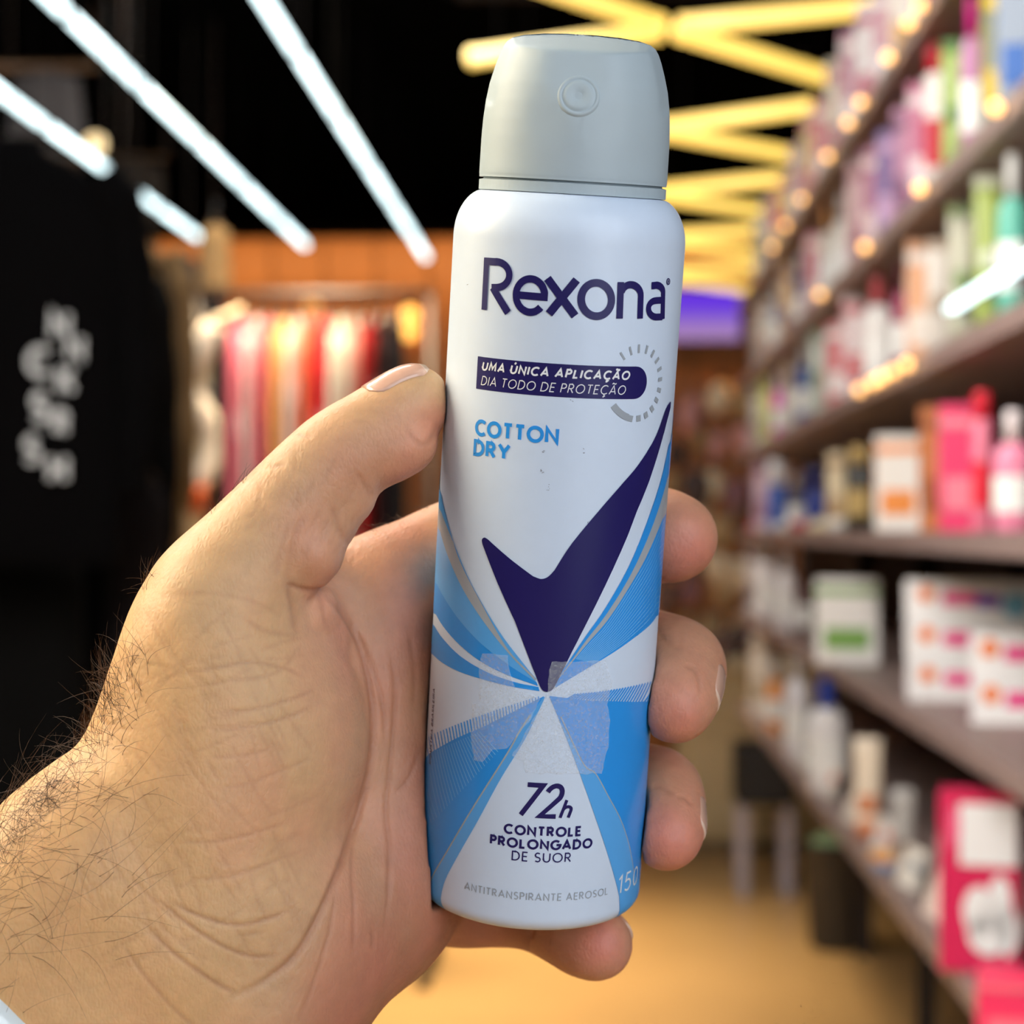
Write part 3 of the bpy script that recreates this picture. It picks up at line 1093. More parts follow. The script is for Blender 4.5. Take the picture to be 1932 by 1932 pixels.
# broad soft swellings: thumb pads, tendon, knuckle
SW = [((775, 860), 55, 0.5), ((690, 900), 60, 0.4), ((590, 1165), 40, 1.0), ((640, 1210), 45, 0.6), ((570, 1060), 60, 0.7), ((330, 1120), 60, 0.4), ((505, 1560), 90, -0.5), ((250, 1600), 60, -0.4)]
for (x, y), w, a in SW:
    g = np.exp(-((ppx - x) ** 2 + (ppy - y) ** 2) / w ** 2) * vis
    disp += a * 0.001 * g
# fine irregularity of the skin
for sc_n, am in ((120, 0.00022), (420, 0.00006)):
    fr = rng.normal(size=(14, 3)) * sc_n
    ph = rng.uniform(0, 6.28, 14)
    disp += am * np.sin(co @ fr.T + ph).mean(1) * 2
co2 = co + no * disp[:, None]
# keep clear of the can after the relief
loc = np.c_[co2, np.ones(nv)] @ Mi.T
rad = np.hypot(loc[:, 0], loc[:, 1])
m = (rad < RB + 0.0002) & (loc[:, 2] > -0.0001)
kk = (RB + 0.0002) / np.maximum(rad, 1e-6)
deepb = loc[:, 2] < 0.0025
loc[m & ~deepb, 0] *= kk[m & ~deepb]; loc[m & ~deepb, 1] *= kk[m & ~deepb]
loc[m & deepb, 2] = -0.0002
co2 = (loc @ np.array(MCAN).T)[:, :3]

# skin colour: tan back and wrist, pinker palm and finger pads; palm shade and wrist light mixed in
base = np.array(srgb(210, 166, 122)[:3])
pinkc = np.array(srgb(200, 138, 112)[:3])
rosy = np.array(srgb(214, 124, 110)[:3])
dark = np.array(srgb(150, 92, 66)[:3])
colr = np.tile(base, (nv, 1))


def mixin(cc, w):
    global colr
    w = np.clip(w, 0, 1)[:, None]
    colr = colr * (1 - w) + cc * w


sig = lambda x: 1 / (1 + np.exp(-x))
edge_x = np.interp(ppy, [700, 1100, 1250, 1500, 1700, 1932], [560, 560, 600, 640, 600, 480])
mixin(pinkc, 0.75 * sig((ppx - edge_x) / 40) * sig((ppy - 1000) / 60))
mixin(pinkc, 0.7 * np.exp(-(((ppx - 720) / 130) ** 2 + ((ppy - 880) / 100) ** 2)))
mixin(rosy, 0.35 * np.exp(-(((ppx - 590) / 70) ** 2 + ((ppy - 1000) / 90) ** 2)))
for x, y, w, a in [(1300, 1040, 70, 0.8), (1262, 1350, 60, 0.85), (1262, 1580, 62, 0.85), (1130, 1790, 75, 0.85), (820, 790, 40, 0.4), (760, 1020, 120, 0.25), (1270, 1290, 50, 0.3), (1262, 1600, 60, 0.4), (1290, 1060, 60, 0.4), (1262, 1370, 55, 0.4)]:
    mixin(rosy, a * np.exp(-((ppx - x) ** 2 + (ppy - y) ** 2) / w ** 2))
mixin(pinkc, 0.4 * (ppx > 1180))
mixin(np.array(srgb(168, 108, 84)[:3]), 0.75 * sig((ppx - edge_x - 90) / 30) * sig((ppy - 1120) / 50) * (ppx < 1000))  # shade of the palm beside the can, mixed into the skin colour
mott = np.sin(co @ (rng.normal(size=(10, 3)) * 160).T + rng.uniform(0, 6.28, 10)).mean(1)
mixin(rosy, 0.25 * np.clip(mott * 2, 0, 1))
mixin(np.array(srgb(190, 160, 122)[:3]), 0.35 * np.clip(-mott * 2, 0, 1))
mixin(np.array(srgb(224, 172, 116)[:3]), 0.75 * sig((430 - ppx) / 60) * sig((ppy - 1150) / 60))  # warm light on the wrist side, put into the skin colour
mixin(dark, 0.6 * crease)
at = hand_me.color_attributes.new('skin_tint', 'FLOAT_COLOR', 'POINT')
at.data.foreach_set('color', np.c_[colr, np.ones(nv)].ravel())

skin = bpy.data.materials.new('skin')
skin.use_nodes = True
nt = skin.node_tree
b = nt.nodes['Principled BSDF']
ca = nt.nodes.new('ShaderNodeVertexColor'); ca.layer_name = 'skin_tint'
tc = nt.nodes.new('ShaderNodeTexCoord')
nz = nt.nodes.new('ShaderNodeTexNoise'); nz.inputs['Scale'].default_value = 260; nz.inputs['Detail'].default_value = 3; nz.inputs['Roughness'].default_value = 0.65
nt.links.new(tc.outputs['Object'], nz.inputs['Vector'])
mr = nt.nodes.new('ShaderNodeMapRange'); mr.inputs['To Min'].default_value = 0.84; mr.inputs['To Max'].default_value = 1.16
nt.links.new(nz.outputs['Fac'], mr.inputs['Value'])
mx = nt.nodes.new('ShaderNodeMix'); mx.data_type = 'RGBA'; mx.blend_type = 'MULTIPLY'; mx.inputs['Factor'].default_value = 1
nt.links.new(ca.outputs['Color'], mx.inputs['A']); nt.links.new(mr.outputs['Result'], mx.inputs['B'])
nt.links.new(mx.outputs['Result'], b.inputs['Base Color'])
b.inputs['Roughness'].default_value = 0.5
b.inputs['Specular IOR Level'].default_value = 0.4
b.inputs['Subsurface Weight'].default_value = 0.18
b.inputs['Subsurface Radius'].default_value = (1.0, 0.4, 0.2)
b.inputs['Subsurface Scale'].default_value = 0.0025
vo = nt.nodes.new('ShaderNodeTexVoronoi'); vo.feature = 'DISTANCE_TO_EDGE'; vo.inputs['Scale'].default_value = 1100
mp = nt.nodes.new('ShaderNodeMapping'); mp.inputs['Rotation'].default_value = (0, 0, 0.6); mp.inputs['Scale'].default_value = (1.0, 0.55, 0.8)
nt.links.new(tc.outputs['Object'], mp.inputs['Vector']); nt.links.new(mp.outputs['Vector'], vo.inputs['Vector'])
ad = nt.nodes.new('ShaderNodeMath'); ad.operation = 'MULTIPLY_ADD'; ad.inputs[1].default_value = 2.2
nt.links.new(nz.outputs['Fac'], ad.inputs[0]); nt.links.new(vo.outputs['Distance'], ad.inputs[2])
b1 = nt.nodes.new('ShaderNodeBump'); b1.inputs['Strength'].default_value = 0.4; b1.inputs['Distance'].default_value = 0.00024
nt.links.new(ad.outputs['Value'], b1.inputs['Height'])
nt.links.new(b1.outputs['Normal'], b.inputs['Normal'])

HAND_O = C(400, 1500, 0.385)
hand_me.vertices.foreach_set('co', (co2 - np.array(HAND_O)).ravel())
hand_me.update()
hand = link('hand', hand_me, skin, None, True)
hand.matrix_world = MC @ Matrix.Translation(HAND_O)
tag(hand, 'bare hand with hairy wrist gripping the white aerosol can, thumb raised', 'hand')


def hl(p):      # camera space -> the hand's local space
    return Vector(p) - HAND_O


# ---- nails
nailm = mat('fingernail', srgb(214, 168, 146), 0.25, coat=0.35)
nailw = mat('nail_tip', srgb(222, 192, 172), 0.3, coat=0.2)


from mathutils.bvhtree import BVHTree
BV = BVHTree.FromPolygons([tuple(p) for p in co2], [tuple(p.vertices) for p in hand_me.polygons])


def nail(c, t, n, length, width, lift=0.0004):
    """plate that hugs the finger: centre c, finger direction t, outward normal n (camera space)"""
    t = Vector(t).normalized()
    n = (Vector(n) - Vector(n).dot(t) * t).normalized()
    s = t.cross(n)
    NU, NV = 15, 13
    vs, fs = [], []
    for j in range(NV):
        v = j / (NV - 1)
        w = width / 2 * (1 - 0.45 * max(0, (v - 0.78) / 0.22) ** 2.2) * (1 - 0.4 * max(0, (0.22 - v) / 0.22) ** 2)
        for i in range(NU):
            u = -1 + 2 * i / (NU - 1)
            p = Vector(c) + t * (v - 0.5) * length + s * u * w
            hit, hn, idx_, dist = BV.ray_cast(p + n * 0.012, -n, 0.03)
            if hit is None:
                hit = p - n * 0.004
            up = lift * (1 - 0.8 * abs(u) ** 4) * (0.35 + 0.9 * v)
            vs.append(hl(hit + n * up))
    for j in range(NV - 1):
        for i in range(NU - 1):
            fs.append((j * NU + i, j * NU + i + 1, (j + 1) * NU + i + 1, (j + 1) * NU + i))
    o = py_link('fingernail', vs, fs, nailm, hand, True)
    o.data.materials.append(nailw)
    for p in o.data.polygons:
        if p.index // (NU - 1) >= NV - 2:
            p.material_index = 1
    md = o.modifiers.new('thickness', 'SOLIDIFY'); md.thickness = 0.0006; md.offset = -1
    return o


nail(C(752, 727, 0.3785), C(800, 690, 0.379) - C(705, 757, 0.377), (-0.52, 0.68, 0.52), 0.0125, 0.0125, 0.0006)
nail(C(1333, 1302, 0.3905), C(1316, 1345, 0.3865) - C(1334, 1262, 0.397), (0.86, 0.16, 0.35), 0.0092, 0.0072, 0.0002)
nail(C(1309, 1545, 0.3965), C(1306, 1585, 0.391) - C(1312, 1500, 0.402), (0.93, 0.12, 0.16), 0.0085, 0.0066, 0.0002)
nail(C(1180, 1738, 0.4085), C(1182, 1775, 0.4045) - C(1168, 1706, 0.413), (0.80, 0.45, 0.15), 0.0080, 0.0070)

# ---- hairs on the wrist and the back of the thumb
hair_v, hair_f = [], []
cam_no = no


def hair_at(i, length, dirpx, curl, rad):
    p = Vector(co2[i])
    n = Vector(no[i])
    d = Vector((dirpx[0], -dirpx[1], random.uniform(-0.15, 0.25)))
    d = (d - d.dot(n) * n * 0.8)
    d.normalize()
    lift = random.uniform(0.12, 0.5)
    side = n.cross(d)
    pts = []
    q = p - n * 0.0002
    cur = d * (1 - lift) + n * lift
    K = 6
    for k in range(K + 1):
        pts.append(q.copy())
        cur = (cur + side * curl * 0.22 - n * 0.1 * lift * 2).normalized()
        q = q + cur * length / K
    v, f = tube(pts, [rad * (1 - 0.75 * k / K) for k in range(K + 1)], 3, False)
    off = len(hair_v)
    hair_v.extend(hl(x) for x in v)
    hair_f.extend(tuple(a + off for a in q_) for q_ in f)


def grow(n, px_fn, lmin, lmax, dirf, vmin=-0.35, vmax=0.95, rad=0.00005):
    facing = (-co2 * no).sum(1) / np.linalg.norm(co2, axis=1)
    w = px_fn(ppx, ppy) * (facing > vmin) * (facing < vmax)
    w = w / w.sum()
    for i in rng.choice(nv, n, p=w):
        a = dirf(ppx[i], ppy[i]) + random.gauss(0, 0.45)
        hair_at(i, random.uniform(lmin, lmax), (math.cos(a), math.sin(a)), random.gauss(0, 1.3), rad * random.uniform(0.7, 1.2))


# distance inside the outer edge of the wrist, in px
ox = lambda y: np.interp(y, [1080, 1190, 1310, 1390, 1450, 1540, 1610, 1760, 1932], [300, 268, 212, 178, 132, 60, 0, -120, -260])
dens = lambda x, y: ((x > ox(y) - 12) & (x < ox(y) + 130) & (y > 1230) & (y < 1990) & (x > -60)) * np.exp(-np.clip(x - ox(y), 0, None) / 60)
grow(320, dens, 0.005, 0.013, lambda x, y: math.radians(-125 if y < 1450 else -150), -0.4, 0.8)
dens2 = lambda x, y: ((x > -40) & (x < 300) & (y > 1480) & (y < 1940) & (x + (y - 1480) * 0.1 < 300)) * np.exp(-np.clip(x - ox(y) - 60, 0, None) / 110) * 1.0
grow(240, dens2, 0.008, 0.02, lambda x, y: math.radians(-25 if random.random() < 0.6 else 160), 0.0, 1.0, 0.000042)
dens3 = lambda x, y: ((x > 270) & (x < 350) & (y > 1090) & (y < 1240)) * 1.0
grow(30, dens3, 0.003, 0.008, lambda x, y: math.radians(-110), -0.5, 0.4)
dens4 = lambda x, y: ((x > 380) & (x < 470) & (y > 900) & (y < 1010)) * 1.0
grow(26, dens4, 0.003, 0.007, lambda x, y: math.radians(-60), -0.5, 0.35)
dens5 = lambda x, y: ((x > 690) & (x < 830) & (y > 950) & (y < 1010)) * 1.0
grow(34, dens5, 0.003, 0.007, lambda x, y: math.radians(-150), -0.6, 0.3)
hair_o = py_link('arm_hair', hair_v, hair_f, mat('dark_hair', srgb(78, 54, 36), 0.5), hand, True)
hair_o['kind'] = 'stuff'
hair_o['label'] = 'fine dark hair along the wrist'

# ---- white wristband at the corner of the picture
AXF = (C(-600, 2420, 0.357) - C(120, 1706, 0.371)).normalized()
wb = None
ctr = C(74, 2042, 0.371)
sd = AXF.cross(Vector((0, 0, 1))).normalized()
up = sd.cross(AXF).normalized()
vs, fs = [], []
NA, NB = 72, 7
for k in range(NA):
    a = 2 * math.pi * k / NA
    dr = sd * math.cos(a) + up * math.sin(a)
    for j in range(NB):
        q = ctr + AXF * ((j / (NB - 1) - 0.5) * 0.022)
        hit, hn, ii, dist = BV.ray_cast(q + dr * 0.06, -dr, 0.06)
        r = (hit - q).length if hit is not None else 0.03
        crinkle = 0.0005 * math.sin(a * 17 + j * 1.3) + 0.0004 * math.sin(a * 29 - j * 2.1)
        edge = 0.0016 * (1 - (abs(j - 3) / 3) ** 4)
        vs.append(q + dr * (r + 0.0006 + edge + crinkle * (0.3 + 0.7 * (0 < j < NB - 1))))
for k in range(NA):
    for j in range(NB - 1):
        k2 = (k + 1) % NA
        fs.append((k * NB + j, k2 * NB + j, k2 * NB + j + 1, k * NB + j + 1))
wb = py_link('wristband', [p - ctr for p in vs], fs, mat('wristband_white', srgb(232, 240, 242), 0.25, coat=0.5), None, True)
wb.matrix_world = MC @ Matrix.Translation(ctr)
md = wb.modifiers.new('thickness', 'SOLIDIFY'); md.thickness = 0.0009; md.offset = 1
tag(wb, 'glossy crinkled white wristband around the hairy wrist', 'wristband')
# ------------------------------------------------------------------ the shop: shell
def AW(px, py, Y):
    """photo pixel at distance Y down the aisle -> world point"""
    p = W(px, py, 1.0) - MC.translation
    return MC.translation + p * (Y / p.y)


def wbox(name, x0, x1, y0, y1, z0, z1, material, parent=None, bevel=0.0):
    """box in world coordinates, its origin at the middle of its base"""
    bm = box_bm(x1 - x0, y1 - y0, z1 - z0, 0, 0, (z1 - z0) / 2, bevel)
    o = bm_link(name, bm, material, parent)
    o.location = ((x0 + x1) / 2, (y0 + y1) / 2, z0)
    if parent is not None:
        o.location = o.location - parent.location
    return o


XW0, XW1, YW0, YW1, ZC = -4.2, 1.3, -4.0, 12.6, 3.42
floorm = mat('floor_sealed_concrete', srgb(200, 158, 102), 0.34, noise=0.22, scale=1.3)
dark = mat('ceiling_black', srgb(5, 5, 5), 1.0, noise=0.2, scale=3, spec=0.0)
struct(wbox('floor', XW0, XW1, YW0, YW1, -0.1, 0.0, floorm))
struct(wbox('ceiling', XW0, XW1, YW0, YW1, ZC, ZC + 0.1, dark))
struct(wbox('wall_left', XW0 - 0.1, XW0, YW0, YW1, 0, ZC, mat('wall_charcoal', srgb(18, 16, 15), 0.8, noise=0.15, scale=2)))
struct(wbox('wall_right', XW1, XW1 + 0.1, YW0, YW1, 0, ZC, mat('wall_umber', srgb(60, 52, 46), 0.8, noise=0.15, scale=2)))
struct(wbox('wall_front', XW0, XW1, YW0 - 0.1, YW0, 0, ZC, mat('wall_pale', srgb(196, 196, 198), 0.8, noise=0.05, scale=2)))
wb_ = struct(wbox('wall_back', XW0, XW1, YW1, YW1 + 0.1, 0, ZC, mat('wall_batten', srgb(70, 40, 18), 0.8, noise=0.1)))
panelm = mat('orange_wood', srgb(196, 118, 48), 0.5, noise=0.18, scale=6)
pw = (XW1 - XW0) / 16
for k in range(16):
    bm = box_bm(pw - 0.012, 0.03, 3.4, 0, 0, 0, 0.004)
    o = bm_link('wood_panel', bm, panelm, wb_)
    o.location = (-(XW1 - XW0) / 2 + pw * (k + 0.5), -0.065, 1.705)
# dark beams under the ceiling that carry the lights
beamm = mat('beam_umber', srgb(30, 22, 16), 0.8, noise=0.2, spec=0.1)
for k, y in enumerate((5.35, 6.75)):
    struct(wbox('trim_%d' % (k + 1), -0.5, XW1, y - 0.025, y + 0.025, ZC - 0.06, ZC, beamm))

# ------------------------------------------------------------------ lights
coolm = mat('tube_cool', (0.8, 0.95, 1, 1), 0.4, emit=(0.74, 0.96, 1.0), strength=3.2)
warmm = mat('tube_warm', (1, 0.8, 0.4, 1), 0.4, emit=(1.0, 0.66, 0.13), strength=1.5)
alum = mat('fixture_grey', srgb(90, 90, 92), 0.5)
brass = mat('fixture_dark', srgb(12, 10, 9), 0.8, spec=0.05)


def tube_light(a, b, r, m, label, group, housing=True, ceiling=True):
    a, b = Vector(a), Vector(b)
    c = (a + b) / 2
    e = empty('tube_light', c)
    d = (b - a).normalized()
    L = (b - a).length
    pts = [a - c, a - c + d * r * 0.5] + [b - c - d * r * 0.5, b - c]
    v, f = tube([a - c + d * 0.012, b - c - d * 0.012], r, 14)
    py_link('diffuser', v, f, m, e, True)
    for s in (0, 1):
        q = (a - c) if s == 0 else (b - c - d * 0.014)
        v, f = tube([q, q + d * 0.014], r * 1.06, 14)
        py_link('end_cap', v, f, m if not housing else alum, e, True)
    v, f = tube([Vector((0, 0, r * 0.7)) - d * L * 0.48, Vector((0, 0, r * 0.7)) + d * L * 0.48], r * 0.55, 6)
    py_link('spine', v, f, brass, e)
    for s in (-0.35, 0.35):
        q = d * L * s
        v, f = tube([q + Vector((0, 0, r)), q + Vector((0, 0, ZC - c.z))], 0.0025, 6)
        py_link('hanger_wire', v, f, brass, e)
    tag(e, label, 'light', group)
    return e


ORD = ['nearest', 'second nearest', 'third nearest', 'fourth nearest', 'fifth nearest', 'sixth nearest', 'seventh nearest', 'eighth nearest', 'ninth nearest', 'tenth nearest', 'eleventh nearest', 'twelfth nearest', 'thirteenth nearest', 'fourteenth nearest', 'fifteenth nearest', 'sixteenth nearest']
HW = 1.4
rows = [('row by the black hoodie', 1.366, 9.15, 12), ('middle row', 1.03, 9.45, 12), ('row closest to the can', 0.632, 9.9, 12)]
SEG = 0.86
for nm, ratio, yend, cnt in rows:
    for k in range(cnt):
        y1 = yend - SEG * k
        y0 = y1 - SEG + 0.02
        x = -ratio * HW
        if y1 < -1.5:
            continue
        tube_light((x, y0, CAMH + HW), (x, y1, CAMH + HW), 0.017, coolm, 'cool white tube light, %s from the far wall in the %s' % (['first', 'second', 'third', 'fourth', 'fifth', 'sixth', 'seventh', 'eighth', 'ninth', 'tenth', 'eleventh', 'twelfth'][k], nm), 'cool white tube rows')
# warm zigzag: arms fanning from an apex
apx = [6.1, 7.55, 9.0, 10.45, 11.85]
for k, (yl, yr1, yr2) in enumerate([(5.37, 5.2, 6.06), (6.72, 6.42, 7.27), (8.0, 7.70, 8.55), (9.25, 9.05, 9.85), (10.5, 10.35, 11.3)]):
    xl = [0.206, 0.205, 0.2, 0.2, 0.2][k]
    xr1 = [0.727, 0.70, 0.765, 0.775, 0.86][k]
    xr2 = [0.748, 0.74, 0.745, 0.835, 0.86][k]
    z = CAMH + HW
    tube_light((xl + 0.02, yl, z), (xr1, yr1, z), 0.026, warmm, 'warm yellow tube light, %s crosswise arm on the shelf side' % ORD[k], 'warm zigzag arms', False)
    tube_light((xl + 0.02, yl + 0.07, z), (xr2, yr2, z), 0.026, warmm, 'warm yellow tube light, %s slanting arm on the shelf side' % ORD[k], 'warm zigzag arms', False)
    tube_light((xl - 0.035, yl + 0.06, z), (xl - 0.585, yl + 0.34, z), 0.026, warmm, 'warm yellow tube light, %s crosswise arm on the clothes side' % ORD[k], 'warm zigzag arms', False)
    tube_light((xl - 0.035, yl - 0.01, z), (xl - 0.50, yl - 0.62, z), 0.026, warmm, 'warm yellow tube light, %s slanting arm on the clothes side' % ORD[k], 'warm zigzag arms', False)


def bulb(p, r, m, label, group, wall=None):
    e = empty('bulb', p)
    v, f = lathe([(0, -r)] + [(r * math.cos(math.radians(a)), r * math.sin(math.radians(a))) for a in range(-75, 90, 15)] + [(0, r)], 14)
    py_link('globe', v, f, m, e, True)
    v, f = lathe([(0, r * 0.8), (r * 0.5, r * 0.8), (r * 0.5, r * 1.7), (0, r * 1.7)], 12)
    py_link('socket', v, f, brass, e)
    tag(e, label, 'light', group)
    return e


amber = mat('bulb_amber', (1, 0.7, 0.3, 1), 0.4, emit=(1.0, 0.50, 0.10), strength=2.6)
dimamb = mat('bulb_dim', (1, 0.6, 0.3, 1), 0.4, emit=(1.0, 0.40, 0.08), strength=0.7)
for px, py, m, lb in [(773, 594, amber, 'upper amber bulb of the pair glowing beside the thumb tip'), (770, 626, amber, 'lower amber bulb of the pair glowing beside the thumb tip'), (589, 580, dimamb, 'dim amber bulb above the middle of the clothes rail'), (387, 581, dimamb, 'dim amber bulb above the end of the clothes rail'), (1365, 735, dimamb, 'dim amber bulb under the violet screen')]:
    bulb(AW(px, py, 12.51), 0.055, m, lb, 'wall bulbs')
cb = bulb(AW(180, 272, 8.0), 0.045, mat('bulb_cream', (1, 0.9, 0.6, 1), 0.4, emit=(1.0, 0.72, 0.36), strength=1.6), 'cream bulb between the hoodie and the white tubes', 'wall bulbs')
v, f = tube([(0, 0, 0.05), (0, 0, ZC - cb.location.z)], 0.003, 6)
py_link('cord', v, f, brass, cb)

# violet screen on the far wall
p0 = AW(1110, 545, 12.4); p1 = AW(1398, 640, 12.4)
scr = empty('video_screen', ((p0.x + p1.x) / 2, 12.5, (p0.z + p1.z) / 2))
sw_, sh_ = p1.x - p0.x, p0.z - p1.z
bm_link('bezel', box_bm(sw_ + 0.04, 0.05, sh_ + 0.04, 0, 0.0, 0, 0.006), mat('bezel_black', srgb(16, 14, 18), 0.4), scr)
sm = bpy.data.materials.new('screen_violet'); sm.use_nodes = True
nt = sm.node_tree
b = nt.nodes['Principled BSDF']
tc = nt.nodes.new('ShaderNodeTexCoord'); sx = nt.nodes.new('ShaderNodeSeparateXYZ'); rp = nt.nodes.new('ShaderNodeValToRGB')
nt.links.new(tc.outputs['Generated'], sx.inputs[0]); nt.links.new(sx.outputs['Z'], rp.inputs[0])
rp.color_ramp.elements[0].color = (0.42, 0.24, 0.52, 1); rp.color_ramp.elements[1].color = (0.11, 0.015, 0.80, 1)
rp.color_ramp.elements[0].position = 0.15; rp.color_ramp.elements[1].position = 0.7
nt.links.new(rp.outputs['Color'], b.inputs['Emission Color']); b.inputs['Emission Strength'].default_value = 0.9
b.inputs['Base Color'].default_value = (0.02, 0.01, 0.04, 1)
bm_link('display', box_bm(sw_, 0.01, sh_, 0, -0.03, 0), sm, scr)
tag(scr, 'glowing violet screen on the wood wall beside the can', 'screen')

# ------------------------------------------------------------------ shelving along the aisle
XF, XB = 0.50, 0.96
Y0S, Y1S = 1.75, 6.9
shelfm = mat('shelf_mauve_beige', srgb(138, 118, 112), 0.5, noise=0.12, scale=9)
lipm = mat('shelf_lip', srgb(150, 130, 126), 0.45, noise=0.1, scale=12)
backm = mat('shelf_back', srgb(42, 34, 32), 0.7)
unit = empty('shelving_unit', (XF, (Y0S + Y1S) / 2, 0))
SH = {'A': 0.80, 'B': 0.525, 'C': 0.27, 'D': -0.003, 'E': -0.285, 'F': -0.61}
for k, h in SH.items():
    bd = wbox('shelf_board', XF, XB, Y0S, Y1S, CAMH + h - 0.028, CAMH + h, shelfm, unit, 0.003)
    lp = bm_link('price_rail', box_bm(0.006, Y1S - Y0S, 0.03, -(XB - XF) / 2 - 0.003, 0, 0.012, 0.001), lipm, bd)
wbox('back_panel', XB, XB + 0.02, Y0S, Y1S, CAMH - 0.66, CAMH + 1.15, backm, unit)
for y in (Y0S + 0.02, 3.05, 4.35, 5.6, Y1S - 0.02):
    wbox('upright', XB - 0.05, XB, y - 0.02, y + 0.02, 0.0, CAMH + 1.15, backm, unit)
for y in (3.05, 4.35, 5.6):
    for h in SH.values():
        if h > -0.6:
            continue
        wbox('bracket', XF + 0.06, XB, y - 0.008, y + 0.008, CAMH + h - 0.075, CAMH + h - 0.028, backm, unit)
tag(unit, 'long stocked shelving unit running down the aisle side', 'shelf')

